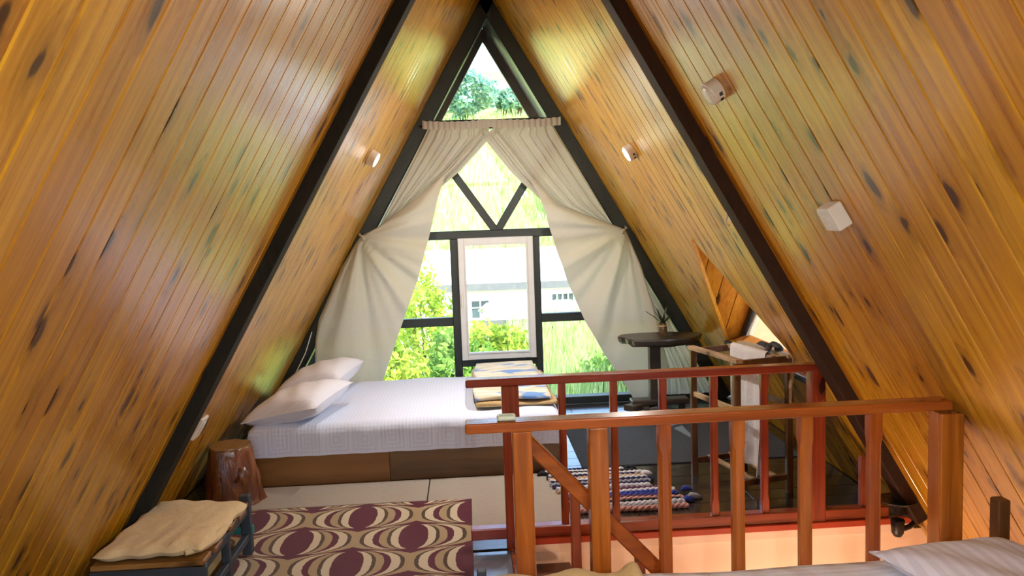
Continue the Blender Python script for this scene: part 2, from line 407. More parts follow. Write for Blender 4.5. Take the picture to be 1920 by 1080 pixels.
def wall(s, name):
    a, n = slope_axes(s)
    # backing slab (with the dormer hole)
    ds = []
    cuts = [Y0, DR[0], DA[0], DL[0], YG] if s > 0 else [Y0, YG]
    for q0, q1 in zip(cuts, cuts[1:]):
        for poly in (board_pieces(s, q0, q1, -2.2, SL+.12)):
            if len(poly) < 3: continue
            V = [on_wall(s, y, al, -.022) for y, al in poly] + [on_wall(s, y, al, -.12) for y, al in poly]; m = len(poly)
            ds.append((V, [(i, (i+1) % m, m+(i+1) % m, m+i) for i in range(m)] + [tuple(range(m)), tuple(range(2*m-1, m-1, -1))]))
    root = obj(name, join(*ds), 'slabwood', None, kind='structure')
    rot = Matrix((a.cross(n), a, n)).transposed()
    cache = {}
    i = 0; y = Y0
    while y < YG-.01:
        y1 = min(y+PITCH_B, YG-.001)
        low = 0.0
        if s > 0 and y1 > 2.6 and y < 3.76: low = -1.15
        for poly in board_pieces(s, y+.0013, y1-.0013, low*NRM, SL):
            base = poly[0]; full = len(poly) == 4 and abs(poly[0][1]-low*NRM) < 1e-6 and abs(poly[2][1]-SL) < 1e-6 and y1-y > PITCH_B-.002
            key = low if full else None
            yc = (y+y1)/2
            o0 = on_wall(s, yc, 0.)
            if key is None or key not in cache:
                c = .0035; sx = 1 if s < 0 else -1       # local x = world y (left) or -y (right)
                P = [((py-yc)*sx, al) for py, al in poly]
                if sx < 0: P = P[::-1]
                cx = sum(p[0] for p in P)/len(P)
                wdt = max(p[0] for p in P)
                top = [(max(-wdt+c, min(wdt-c, p[0])), p[1]) for p in P]
                m = len(P)
                V = [(x_, al, -.02) for x_, al in P] + [(x_, al, -c) for x_, al in P] + [(x_, al, 0) for x_, al in top]
                F = [(i_, (i_+1) % m, m+(i_+1) % m, m+i_) for i_ in range(m)] + [(m+i_, m+(i_+1) % m, 2*m+(i_+1) % m, 2*m+i_) for i_ in range(m)] + [tuple(range(2*m, 3*m))]
                me = bpy.data.meshes.new('board'); me.from_pydata(V, [], F); me.materials.append(M['pine'])
                if key is not None: cache[key] = me
            else: me = cache[key]
            b = bpy.data.objects.new('board', me); COL.objects.link(b)
            b.parent = root; b.location = o0 - root.location; b.rotation_euler = rot.to_euler()
            i += 1
        y = y1
    return root
wall(-1, 'wall_left'); wall(1, 'wall_right')

def slope_beam(s, y0, y1, proud, name, mat, low):
    V = []
    for y in (y0, y1):
        for off, al in ((-.01, low), (proud, low), (proud, SL-proud*K), (-.01, SL)):
            V.append(on_wall(s, y, al, off))
    F = [(0, 1, 2, 3), (7, 6, 5, 4), (0, 4, 5, 1), (1, 5, 6, 2), (2, 6, 7, 3), (3, 7, 4, 0)]
    bm = bmesh.new(); vv = [bm.verts.new(v) for v in V]
    for f in F: bm.faces.new([vv[i] for i in f])
    bmesh.ops.recalc_face_normals(bm, faces=bm.faces[:])
    bmesh.ops.bevel(bm, geom=bm.edges[:], offset=.006, segments=1, affect='EDGES')
    return obj(name, bm, mat, kind='structure')
tag(slope_beam(-1, 3.545, 3.665, .058, 'rafter_beam', 'beam', 0.0), 'black sloping rafter beam on the left board wall behind the bench', 'beam')
tag(slope_beam(1, 3.545, 3.665, .058, 'rafter_beam', 'beam_brown', 0.12), 'dark brown sloping rafter beam on the right board wall above the iron bracket', 'beam')
for b in [o for o in COL.objects if o.name.startswith('rafter_beam')]: del b['kind']
for s in (-1, 1):      # two more rafters further back in the room, behind the camera
    tag(slope_beam(s, .32, .44, .058, 'rafter_beam', 'beam' if s < 0 else 'beam_brown', 0.0), 'dark rafter beam in the near part of the room, on the %s wall' % ('left' if s < 0 else 'right'), 'beam')

# ------------------------------------------------------------------ floor, stairwell
fl = obj('floor', join(box(-2.1, 2.1, 3.81, YG+.1, -.16, -.02), box(-2.1, -.05, Y0, 3.73, -.16, -.02), box(-.05, 2.1, Y0, 2.62, -.16, -.02)), 'beam', kind='structure')
def planks(x0, x1, y0, y1, w=.15, ln=1.25):
    y = y0; r = 0
    while y < y1-.01:
        yb = min(y+w, y1); x = x0 - (r*.47 % 1)*ln
        while x < x1-.01:
            xa, xb = max(x, x0), min(x+ln, x1)
            if xb-xa > .03: obj('plank', rbox(xa+.0012, xb-.0012, y+.0012, yb-.0012, -.02, 0., .002, 1), 'laminate', fl)
            x += ln
        y = yb; r += 1
planks(-1.95, 1.95, 3.73, YG-.04)
planks(-1.95, -.26, 1.0, 3.73)
planks(-.26, 1.95, 1.0, 2.60, .3, 1.3)
obj('landing_panel', rbox(-.258, -.075, 2.62, 3.70, -.02, .002, .003, 1), 'landing_reflection', fl)
obj('landing_edge', rbox(-.075, -.045, 2.62, 3.70, -.06, .01, .004, 1), 'railred', fl)
# stairwell walls and steps
sw = obj('wall_stairwell', join(box(-.05, 2.55, 3.735, 3.81, -2.6, -.021), box(-.12, -.05, 2.60, 3.74, -2.6, -.16), box(-.05, 2.55, 2.55, 2.60, -2.6, -.16)), 'pinkwall', kind='structure')
obj('fascia', rbox(-.05, 1.92, 3.705, 3.734, .018, .05, .003, 1), 'redpaint', sw)
obj('upper_panel', rbox(-.05, 1.92, 3.712, 3.7345, -.022, .018, .001, 1), 'pinkwall', sw)
st = thing('staircase', 'brown wooden stair going down behind the near railing', 'stairs', (.1, 3.2, -2.5))
for i in range(9):
    x = -.03 + i*.235; z = -.075 - i*.2
    if x > 1.9: break
    obj('tread', rbox(x, x+.24, 2.66, 3.71, z-.035, z, .006, 1), 'brownstep', st)
obj('floor_lower', box(-2.2, 2.9, Y0, YG, -2.75, -2.6), 'laminate', kind='structure')

# ------------------------------------------------------------------ gable window
def hw(z): return K*(ZR-z)
win = thing('window_1', None, None, (0, YG+.04, 0), kind='structure')
def member(name, p0, p1, w, y0=YG-.01, y1=YG+.07, mat='frame', par=None):
    (xa, za), (xb, zb) = p0, p1; y = (y0+y1)/2
    return obj(name, bar((xa, y, za), (xb, y, zb), y1-y0, w, up=(za-zb, 0, xb-xa) if False else Vector((-(zb-za), 0, xb-xa)).normalized(), ch=.08), mat, par or win)
cosT = 1/NRM
def slope_member(s):
    off = .055/cosT
    p = lambda z: (s*(hw(z)-.052*NRM), z)
    return member('side_frame', p(0.0), p(ZR-.06), .115, YG-.07, YG+.08)
slope_member(-1); slope_member(1)
V, F = prism([(-.105, ZR-.19), (.105, ZR-.19), (0, ZR-.01)], YG-.06, YG+.07); obj('apex_gusset', (V, F), 'frame', win)
member('transom', (-hw(2.34)+.03, 2.34), (hw(2.34)-.03, 2.34), .075)
member('transom', (-hw(1.448)+.03, 1.448), (hw(1.448)-.03, 1.448), .068)
member('brace', (-.56, 2.31), (.02, 1.46), .062, YG, YG+.06); member('brace', (.56, 2.31), (.02, 1.46), .062, YG+.003, YG+.063)
for s in (-1, 1):
    member('mullion', (s*.337, .061), (s*.337, 1.4135), .064)
    member('transom', (s*.3695, .735), (s*(hw(.735)-.03), .735), .07, YG-.008, YG+.068)
member('transom', (-.3045, .382), (.3045, .382), .058)
member('sill', (-hw(.03)+.03, .03), (hw(.03)-.03, .03), .06, YG-.03, YG+.08)
def pane(poly, y=YG+.03, par=None, th=.004): return obj('pane', prism(poly, y, y+th), 'glass', par or win)
pane([(-hw(2.34)+.06, 2.34), (hw(2.34)-.06, 2.34), (0, ZR-.13)])
pane([(-.55, 2.33), (.55, 2.33), (.02, 1.47)])
for s in (-1, 1):
    P = [(s*.56, 2.31), (s*.02, 1.46), (s*(hw(1.45)-.06), 1.46)]; pane(P if s < 0 else P[::-1])
    P = [(s*.34, 1.44), (s*(hw(1.44)-.06), 1.44), (s*(hw(.735)-.06), .735), (s*.34, .735)]; pane(P if s > 0 else P[::-1])
    P = [(s*.34, .735), (s*(hw(.735)-.06), .735), (s*(hw(.03)-.06), .04), (s*.34, .04)]; pane(P if s > 0 else P[::-1])
pane([(-.33, .04), (.33, .04), (.33, .38), (-.33, .38)])
cas = thing('casement', None, None, (0, 0, .9)); cas.parent = win; cas['label'] = 'white painted opening casement in the middle of the gable window'
y0, y1 = YG-.045, YG+.0
for nm, p0, p1, w in (('stile', (-.279, .415), (-.279, 1.42), .052), ('stile', (.285, .415), (.285, 1.42), .052), ('rail', (-.2535, .441), (.2595, .441), .052), ('rail', (-.2535, 1.395), (.2595, 1.395), .052)):
    member(nm, p0, p1, w, y0, y1, 'whitepaint', cas)
for nm, p0, p1, w in (('bead', (-.249, .46), (-.249, 1.375), .012), ('bead', (.255, .46), (.255, 1.375), .012), ('bead', (-.2435, .47), (.2495, .47), .012), ('bead', (-.2435, 1.365), (.2495, 1.365), .012)):
    member(nm, p0, p1, w, y0-.008, y1-.01, 'whitepaint', cas)
pane([(-.26, .455), (.262, .455), (.262, 1.38), (-.26, 1.38)], YG-.02, cas)
obj('handle', join(bar((-.285, y0-.012, .86), (-.285, y0-.012, .97), .012, .012, (0, 1, 0)), bar((-.285, y0-.005, .915), (-.285, y0+.01, .915), .014, .014)), 'white', cas)
# lower storey under the gable and roof overhang outside
obj('wall_front_lower', box(-2.9, 2.9, YG, YG+.12, -3.4, -.02), 'plaster', kind='structure')
for s in (-1, 1):
    V = [on_wall(s, y, al, o_) for y in (YG+.08, YG+1.35) for al, o_ in ((-2.4, -.02), (SL+.04, -.02), (SL+.1, -.12), (-2.4, -.12))]
    obj('roof_overhang', (V, [(0, 1, 2, 3), (7, 6, 5, 4), (0, 4, 5, 1), (1, 5, 6, 2), (2, 6, 7, 3), (3, 7, 4, 0)]), 'slate', kind='structure')
    V = [on_wall(s, y, al, o_) for y in (YG+1.30, YG+1.36) for al, o_ in ((-2.4, .06), (SL-.05, .06), (SL+.1, -.13), (-2.4, -.13))]
    obj('trim_%d' % (1 if s < 0 else 2), (V, [(0, 1, 2, 3), (7, 6, 5, 4), (0, 4, 5, 1), (1, 5, 6, 2), (2, 6, 7, 3), (3, 7, 4, 0)]), 'slate', kind='structure')

# rear gable behind the camera, glazed above a low wall
rw = thing('window_2', None, None, (0, Y0, 1), kind='structure')
for s in (-1, 1): member('side_frame', (s*(hw(0)-.05), 0), (s*.05, ZR-.06), .11, Y0-.05, Y0+.07, 'frame', rw)
member('transom', (-hw(.9)+.03, .9), (hw(.9)-.03, .9), .07, Y0, Y0+.07, 'frame', rw)
member('transom', (-hw(2.2)+.03, 2.2), (hw(2.2)-.03, 2.2), .07, Y0, Y0+.07, 'frame', rw)
for x in (-.5, .5): member('mullion', (x, .9), (x, 2.2), .06, Y0, Y0+.07, 'frame', rw)
pane([(-hw(.9)+.03, .9), (hw(.9)-.03, .9), (0, ZR-.1)], Y0+.03, rw)
obj('wall_back', prism([(-hw(-2.6), -2.6), (hw(-2.6), -2.6), (hw(.88), .88), (-hw(.88), .88)], Y0-.1, Y0), 'plaster', kind='structure')

# ------------------------------------------------------------------ dormer in the right wall
dm = thing('window_3', None, None, (1.6, 4.8, .67), kind='structure')
XD = 1.665; zA, yA = 1.409, 4.80
yL, zL, yR, zR_ = 5.474, .665, 4.06, .675
for (ye, ze) in ((yL, zL), (yR, zR_)):
    d = Vector((0, ye-yA, ze-zA)); ln = d.length; d.normalize()
    n = Vector((0, -d.z, d.y)); n = n if n.z > 0 else -n                   # outwards (up)
    x = 1.02; i = 0
    while x < XD-.01:
        xb = min(x+.128, XD+.012)
        # part of this board beyond the sloping wall
        xin = lambda t: K*(ZR-(zA+d.z*t)) + .004
        t_lo = 0.0
        P = []
        # polygon in (x, t): x from max(x, xin(t)) to xb
        ts = [q*ln*1.06/16 for q in range(17)]
        left = [(max(x+.003, xin(t)), t) for t in ts if xin(t) < xb-.002]
        if len(left) > 1:
            P = left + [(xb-.003, left[-1][1]), (xb-.003, left[0][1])]
            m = len(P)
            V = [Vector((px, yA, zA)) + d*t for px, t in P] + [Vector((px, yA, zA)) + d*t + n*.02 for px, t in P]
            obj('dormer_board', (V, [(j, (j+1) % m, m+(j+1) % m, m+j) for j in range(m)] + [tuple(range(m-1, -1, -1)), tuple(range(m, 2*m))]), 'pine_dormer', dm)
        x += .128
    V = [Vector((px, yA, zA)) + d*t + n*o_ for o_ in (.022, .08) for px, t in ((1.24, -.02), (1.70, -.02), (1.70, ln*1.1), (1.695, ln*1.1))]
    obj('dormer_roof', (V, [(0, 1, 2, 3), (7, 6, 5, 4), (0, 4, 5, 1), (1, 5, 6, 2), (2, 6, 7, 3), (3, 7, 4, 0)]), 'slate', dm)
    f = lambda q, t: Vector((XD+q, yA, zA)) + d*t - n*.022
    obj('dormer_frame', bar(f(0, .0), f(0, ln), .04, .045, n), 'frame', dm)
    obj('dormer_casement', bar(Vector((XD+.012, yA, zA-.05)) + d*.05 - n*.06, Vector((XD+.012, yA, zA-.05)) + d*(ln*.93) - n*.03, .03, .03, n), 'whitepaint', dm)
obj('dormer_sill', bar((XD-.035, yR+.0, .66), (XD-.035, yL, .655), .16, .03), 'frame', dm)
obj('dormer_pane', (lambda V: (V, [(0, 1, 2), (5, 4, 3), (0, 3, 4, 1), (1, 4, 5, 2), (2, 5, 3, 0)]))([(XD+q, y, z) for q in (.008, .012) for y, z in ((yA, zA-.02), (yR+.03, .68), (yL-.03, .68))]), 'glass', dm)
# pale edge trim round the opening
for (ye, ze) in ((yL, zL),):
    p0 = on_wall(1, yA, DA[1]-.0, .001); p1 = on_wall(1, ye, ze*NRM, .001)
    obj('opening_trim', bar(p0, p1, .012, .022, slope_axes(1)[1]), 'pine_dormer', dm)

# ------------------------------------------------------------------ railings
YF, YK, HF, HK = 2.65, 3.75, .915, .835
def baluster(parent, x, y, z0, z1, w, mat, name='baluster', cx=.0):
    """square stick, its shaft chamfered between square ends"""
    h = w/2; c = w*.24; q = (z1-z0)*.08
    V, F = [], []
    def ring(z, ch): 
        n = len(V)
        V.extend([(x-h+ch, y-h, z), (x+h-ch, y-h, z), (x+h, y-h+ch, z), (x+h, y+h-ch, z), (x+h-ch, y+h, z), (x-h+ch, y+h, z), (x-h, y+h-ch, z), (x-h, y-h+ch, z)]); return n
    rs = [ring(z0, .001), ring(z0+q, .001), ring(z0+q+.03, c), ring(z1-q-.03, c), ring(z1-q, .001), ring(z1, .001)]
    for a, b in zip(rs, rs[1:]): F += [(a+i, a+(i+1) % 8, b+(i+1) % 8, b+i) for i in range(8)]
    F += [tuple(range(7, -1, -1)), tuple(range(rs[-1], rs[-1]+8))]
    return obj(name, (V, F), mat, parent)
rf = thing('stair_railing', 'orange-brown varnished wooden railing on the near side of the stairwell', 'railing', (.6, YF, 0))
obj('handrail', rbox(-.256, 1.425, YF-.035, YF+.04, HF-.035, HF, .006, 2), 'rail', rf)
obj('newel_post', rbox(-.100, -.033, YF-.03, YF+.035, -.3, HF-.035, .005, 2), 'post', rf)
obj('newel_post', rbox(.160, .226, YF-.03, YF+.035, -.3, HF-.035, .005, 2), 'post', rf)
obj('newel_post', rbox(1.378, 1.462, YF-.04, YF+.04, -.1, HF-.045, .005, 2), 'post', rf)
for x in (.421, .677, .915, 1.16): baluster(rf, x, YF, -.1, HF-.035, .043, 'post')
rb = thing('stair_railing', 'darker red-brown wooden railing on the far side of the stairwell before the bed', 'railing', (.6, YK, 0))
obj('handrail', rbox(-.26, 1.445, YK-.035, YK+.035, HK-.038, HK, .006, 2), 'railred', rb)
obj('bottom_rail', rbox(-.262, 1.80, YK-.03, YK+.03, .05, .105, .005, 2), 'railred', rb)
obj('newel_post', rbox(-.092, -.010, YK-.035, YK+.035, -.16, HK-.038, .005, 2), 'postred', rb)
obj('newel_post', rbox(1.408, 1.478, YK-.035, YK+.035, .0, HK-.03, .005, 2), 'postred', rb)
for x in (.197, .446, .685, .935, 1.184): baluster(rb, x, YK, .105, HK-.038, .036, 'postred')
obj('short_baluster', rbox(1.664, 1.70, YK-.018, YK+.018, .105, .36, .003, 1), 'postred', rb)
sr = thing('stair_handrail', 'slanting wooden handrail leading down the stair from the near post', 'handrail', (.2, YF+.07, 0))
p0, p1 = Vector((-.055, YF+.075, .862)), Vector((.60, YF+.075, .145)); dd = (p1-p0).normalized()
obj('sloping_rail', bar(p0 - Vector((0, 0, .03)), p1 - Vector((0, 0, .03)), .045, .05, (0, 0, 1)), 'rail', sr)
for x in (.118, .345): 
    z = p0.z + (x-p0.x)*dd.z/dd.x - .05
    obj('baluster', rbox(x-.017, x+.017, YF+.058, YF+.092, -.45, z, .003, 1), 'postred', sr)
# small pale thing lying on the near handrail
so = obj('soap_bar', rbox(-.148, -.083, YF-.02, YF+.02, HF, HF+.02, .009, 3), simple('pale_green_soap', (.62, .74, .58), .35), None, True)
tag(so, 'pale green soap-like lozenge lying on the near handrail by its left end', 'soap')

# ------------------------------------------------------------------ bed by the window
BX0, BX1, BY0, BY1 = -1.585, .335, 4.83, 6.12
bed = thing('double_bed', 'low wooden bed under the gable window with white striped sheet', 'bed', (-.65, 5.45, 0))
obj('side_panel', rbox(BX0, -.756, BY0, BY0+.03, .0, .19, .003, 1), 'bedl', bed)
obj('side_panel', rbox(-.754, BX1, BY0, BY0+.03, .0, .19, .003, 1), 'bedd', bed)
obj('end_panel', rbox(BX1-.03, BX1, BY0+.03, BY1, .0, .19, .003, 1), 'bedd', bed)
obj('end_panel', rbox(BX0, BX0+.03, BY0+.03, BY1, .0, .19, .003, 1), 'bedl', bed)
obj('side_panel', rbox(BX0, BX1, BY1, BY1+.03, .0, .19, .003, 1), 'bedd', bed)
def mattress(x0, x1, y0, y1, z0, z1, r, nx=60, ny=44):
    def f(u, v):
        a, b = u*2-1, v*2-1
        cx, cy, hx, hy = (x0+x1)/2, (y0+y1)/2, (x1-x0)/2, (y1-y0)/2
        # unroll: the outer part of the grid goes down the sides
        def un(t, h):
            L = h + (z1-z0); s = abs(t)*L
            flat = h-r; arc = r*PI/2
            if s < flat: return s, 0.
            if s < flat+arc: q = (s-flat)/r; return flat+r*math.sin(q), r*(1-math.cos(q))
            return h, min(z1-z0, r+(s-flat-arc))
        px, dx = un(a, hx); py, dy = un(b, hy)
        z = z1 - max(dx, dy)
        x = cx + math.copysign(px, a); y = cy + math.copysign(py, b)
        w = .004*math.sin(x*7+y*5) + .003*math.sin(x*13-y*9+1)
        z += w*(1-max(abs(a), abs(b))**4)
        if max(dx, dy) > r: 
            k = max(dx, dy)
            y += (.004*math.sin(x*21+1)+.003*math.sin(x*47))*(-1 if b < 0 else 1)*(1 if dy > dx else 0)
        return (x, y, z)
    return grid(f, nx, ny)
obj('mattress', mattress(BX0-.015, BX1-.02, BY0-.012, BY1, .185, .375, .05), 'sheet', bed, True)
# greek-key style woven frames on the side of the sheet, seen as faint raised squares
ry = lambda deg, ax: Matrix.Rotation(math.radians(deg), 3, ax)
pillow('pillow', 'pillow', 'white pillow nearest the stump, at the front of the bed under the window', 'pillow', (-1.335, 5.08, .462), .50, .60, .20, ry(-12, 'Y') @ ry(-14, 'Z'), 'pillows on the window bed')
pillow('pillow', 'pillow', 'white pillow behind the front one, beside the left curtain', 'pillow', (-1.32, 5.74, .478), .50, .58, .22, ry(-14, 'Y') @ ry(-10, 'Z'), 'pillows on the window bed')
# folded blanket: three rounded layers
bl = thing('folded_blanket', 'folded cream blanket with blue blotches on the foot of the window bed', 'blanket', (.04, 5.5, .376))
def slab(x0, x1, y0, y1, z0, z1, ph):
    r = (z1-z0)/2
    def f(u, v):
        t = u*2*PI                                         # goes round the section in y, v along x
        yy = (y0+y1)/2; hy = (y1-y0)/2-r; s = math.cos(t); z = math.sin(t)
        y = yy + math.copysign(abs(s)**.25, s)*(hy+r); zz = (z0+z1)/2 + math.copysign(abs(z)**.6, z)*r
        x = x0 + (x1-x0)*v
        e = .012*math.sin(y*9+ph)
        zz += .010*math.sin(x*11+ph)*math.sin(y*6+ph*2)*(1 if zz > (z0+z1)/2 else .3)
        return (x+e, y + .012*math.sin(x*14+ph), zz)
    V, F = grid(f, 48, 24)
    n = 49; F += [tuple(range(47, -1, -1)), tuple(range(24*n, 24*n+48))]
    return V, F
obj('fold', slab(-.225, .295, 5.00, 6.02, .378, .42, .3), 'blanket_tan', bl, True)
obj('fold', slab(-.215, .27, 5.02, 6.02, .416, .458, 1.9), 'blanket', bl, True)
obj('fold', slab(-.205, .22, 5.30, 6.03, .452, .492, 3.7), 'blanket', bl, True)

# ------------------------------------------------------------------ curtains
L_in = [(-.036, 2.293), (-.18, 2.108), (-.378, 1.925), (-.441, 1.758), (-.522, 1.464), (-.627, 1.125), (-.763, .784), (-.955, .29), (-.99, .2)]
L_cr = [(-.036, 2.293), (-.355, 1.967), (-.663, 1.724), (-.925, 1.542), (-1.073, 1.471), (-1.238, 1.235), (-1.44, .815), (-1.475, .643), (-1.50, .318), (-1.50, .2)]
R_in = [(-.011, 2.283), (.119, 2.12), (.261, 1.925), (.363, 1.752), (.44, 1.471), (.558, 1.077), (.701, .721), (.849, .449), (.998, .219), (1.105, .026)]
R_cr = [(-.011, 2.283), (.261, 1.925), (.533, 1.661), (.833, 1.543), (1.057, 1.448), (1.173, 1.14), (1.277, .784), (1.338, .516), (1.395, .29), (1.33, .026)]
def curtain(label, inn, crz, top_out, slope, ph, panel_low):
    t = thing('curtain', label, 'curtain', (top_out*.6, YG-.2, 0), 'cream curtains tied back at the gable window')
    sg = 1 if top_out > 0 else -1
    # matched arc positions: tie knot sits at the 5th crease point
    def arc(pts, i):
        L = [0]
        for a, b in zip(pts, pts[1:]): L.append(L[-1]+math.dist(a, b))
        return L[i]/L[-1]
    tk = arc(crz, 4)
    def f(u, v):
        # v: 0 at the top point, 1 at the hem ; u: 0 on the crease/outer side, 1 on the inner edge
        a = polyline(crz, v); 
        tv = v/tk*.5 if v < tk else .5 + (v-tk)/(1-tk)*.5
        b = polyline(inn, min(1, tv*.95+.05*v) if v > 0 else 0)
        x = a[0]+(b[0]-a[0])*u; z = a[1]+(b[1]-a[1])*u
        wd = math.hypot(b[0]-a[0], b[1]-a[1])
        amp = min(.05, .10*wd)
        # folds fan out from the tie knot below it and run along the crease above it
        g = 1-math.exp(-3*abs(v-tk)) if v > tk else .55
        kx, kz = crz[4]; rx_, rz_ = (x-kx)*-sg, z-kz                       # seen from the tie knot, rx_ towards the middle
        th = math.atan2(rx_, -rz_+1e-6); ds_ = math.hypot(rx_, rz_)
        fan = math.sin(th*9+ph)*.6 + math.sin(th*17+ph*3)*.34 + math.sin(th*31+ph)*.16
        soft = math.sin(u*9+ph+2*v)*.5
        wt = min(1., ds_*3.5)
        y = YG-.185 - .045*math.sin(PI*u)*min(1, wd*2) + .046*wt*(1-.3*min(1, ds_))*fan + .02*soft*min(1, wd*2)
        if u < .03: y += .03*(1-u/.03)
        y = min(y, YG-.075)
        return (x, y, z)
    obj('drape', grid(f, 70, 90), 'curtain', t, True)
    # gathered panel hanging from the rod, behind the drape
    def p(u, v):
        z = 2.345 - v*(2.345-panel_low)
        xo = sg*(hw(z)-.125-.02*v); 
        ci = None
        for (xa, za), (xb, zb) in zip(crz, crz[1:]):
            if za >= z >= zb: ci = xa+(xb-xa)*(za-z)/max(1e-6, za-zb); break
        if ci is None: ci = crz[-1][0] if z < crz[-1][1] else sg*.03
        xi = ci - sg*.10 if z < 2.25 else sg*.015
        if sg*xi > sg*xo: xi = xo - sg*.02
        q = u*(1+.0*v)
        x = xo + (xi-xo)*q
        fold = math.sin(u*52+ph)*.5+math.sin(u*87+1.3*ph)*.3
        y = YG-.105 + .016*fold*(1-.25*v)
        return (x, min(y, YG-.074), z)
    obj('panel', grid(p, 110, 40), 'curtain', t, True)
    def hd(u, v):
        x = top_out + (sg*.0-top_out)*u + 0
        z = 2.30 + .065*v + .003*math.sin(u*61+ph)*v - .012*math.sin(PI*u)
        return (x, YG-.112 - .016*abs(math.sin(u*40+ph))*(1-.5*abs(v-.5)), z)
    obj('heading', grid(hd, 120, 4), 'curtain', t, True)
    kx, kz = crz[4]
    obj('tie', tube([(kx+sg*.01, YG-.10, kz+.02), (kx, YG-.2, kz+.012), (kx-sg*.035, YG-.235, kz-.005), (kx-sg*.03, YG-.2, kz-.03), (kx+sg*.0, YG-.12, kz-.02)], .008, 8), 'curtain', t, True)
    return t
#
curtain('cream cotton curtain tied back on the left side of the gable window, over the bed', L_in, L_cr, -.545, -1, .4, 1.42)
curtain('cream cotton curtain tied back on the right side of the gable window, behind the table', R_in, R_cr, .56, 1, 1.7, .06)
tag(obj('curtain_rod', tube([(-.57, YG-.1, 2.325), (-.2, YG-.1, 2.318), (.2, YG-.1, 2.318), (.57, YG-.1, 2.325)], .006, 8), 'metal_dark', None, True), 'thin dark curtain wire along the upper window bar', 'curtain rod')
tag(obj('cord', tube([(-1.50, YG-.14, .72), (-1.56, YG-.15, .55), (-1.63, YG-.16, .42), (-1.68, YG-.18, .33)], .004, 6), 'white', None, True), 'thin pale cord hanging by the left curtain behind the pillows', 'cord')

# ------------------------------------------------------------------ stump and bench
def wob(a, z): return 1 + .025*math.sin(5*a+z*31)*math.sin(z*23+a) + .018*math.sin(11*a-z*40) + .05*math.sin(3*a+1) + .03*math.sin(7*a+z*9) + .05*math.exp(-((a-5.6)**2)/.12)*math.sin(min(1, max(0, z/.3))*PI)
stp = thing('tree_stump', 'varnished tree stump used as a side table beside the bed', 'stump', (-1.64, 4.60, 0))
obj('trunk', lathe([(.178, .0), (.168, .015), (.158, .05), (.153, .09), (.149, .13), (.143, .17), (.136, .21), (.129, .25), (.124, .29), (.119, .325), (.115, .335)], 40, (-1.64, 4.60, .0), wob), 'stump', stp, True)
obj('cut_face', lathe([(.114, .334), (.112, .342), (.05, .343), (.01, .343)], 40, (-1.64, 4.60, 0), wob), 'stumptop', stp)
obj('burl', lathe([(.001, -.075), (.03, -.06), (.052, -.015), (.05, .02), (.03, .06), (.001, .08)], 16, (-1.565, 4.525, .17), lambda a, z: 1+.12*math.sin(5*a+z*60)+.08*math.sin(9*a-z*90)), 'stump', stp, True)

BZ = .275
bench = thing('slatted_bench', 'low bench of brown slats on a blue-grey frame against the left wall', 'bench', (-1.56, 3.5, .01))
bx0, bx1, by0, by1 = -1.77, -1.315, 3.14, 3.84
for i in range(6):
    y = by0 + .005 + i*.118; e = [0, .02, -.015, .01, .025, 0][i]
    obj('slat', rbox(bx0+.015*(i % 2)+e*.6, bx1-.01+e*.5, y, y+.1, BZ-.022, BZ, .004, 1), 'slat', bench)
for (x, y, w) in ((bx1-.03, by0+.02, .045), (bx1-.03, (by0+by1)/2, .035), (bx1-.03, by1-.02, .045), (bx0+.24, by0+.02, .04), (bx0+.12, by1-.02, .04)):
    top = BZ+.03 if y > 3.7 and x > -1.4 else BZ-.022
    obj('leg', rbox(x-w/2, x+w/2, y-w/2, y+w/2, .012, top, .003, 1), 'slate', bench)
obj('front_rail', rbox(bx0, bx1, by0-.005, by0+.02, BZ-.075, BZ-.022, .003, 1), 'slate', bench)
obj('front_rail', rbox(bx0+.15, bx1, by0+.0, by0+.02, .05, .09, .003, 1), 'slate', bench)
obj('side_rail', rbox(bx1-.045, bx1-.015, by0, by1, BZ-.06, BZ-.022, .003, 1), 'slate', bench)
obj('side_rail', rbox(bx1-.045, bx1-.015, by0, by1, .085, .118, .003, 1), 'slate', bench)
obj('back_rail', rbox(bx0+.05, bx1, by1-.03, by1, .11, .15, .003, 1), 'teal', bench)
obj('shelf_panel', rbox(bx0+.18, bx1-.05, by0+.03, by1-.05, .052, .067, .003, 1), 'cream_panel', bench)
obj('back_panel', rbox(bx0+.05, bx1-.03, by1-.015, by1, .15, BZ-.03, .002, 1), 'orange_panel', bench)
obj('front_panel', rbox(bx0+.19, bx1-.06, by0+.12, by0+.135, .067, BZ-.03, .002, 1), 'cream_panel', bench)
# cream cushion lying on the bench
cq = [(-1.745, 3.125), (-1.325, 3.165), (-1.285, 3.665), (-1.715, 3.735)]
def cush(s):
    def f(u, v):
        a, b = u*2-1, v*2-1
        p = [cq[0][i]*(1-u)*(1-v)+cq[1][i]*u*(1-v)+cq[2][i]*u*v+cq[3][i]*(1-u)*v for i in (0, 1)]
        e = max(0, 1-abs(a)**7)**.5*max(0, 1-abs(b)**7)**.5
        z = BZ+.039 + s*.036*e + (.004*math.sin(3*a+2*b+1)+.003*math.sin(5*b-2*a)+.0025*math.sin(17*a+3*b+4*b*b)*max(0,-b)+.0025*math.sin(14*b-5*a*a)*max(0,a))*e*(1 if s > 0 else 0)
        x = p[0] + .008*math.sin(9*b+1)*abs(a)**3; y = p[1] + .010*math.sin(11*a)*abs(b)**3
        if s < 0: z = max(z, BZ+.002)
        return (x, y, z)
    return f
A = grid(cush(1), 44, 44); B = grid(cush(-1), 44, 44)
cu_ = thing('seat_cushion', 'cream cotton cushion lying on the slatted bench', 'cushion', (-1.53, 3.42, BZ))
obj('cover', join(A, (B[0], [q[::-1] for q in B[1]])), 'cream_cloth', cu_, True)
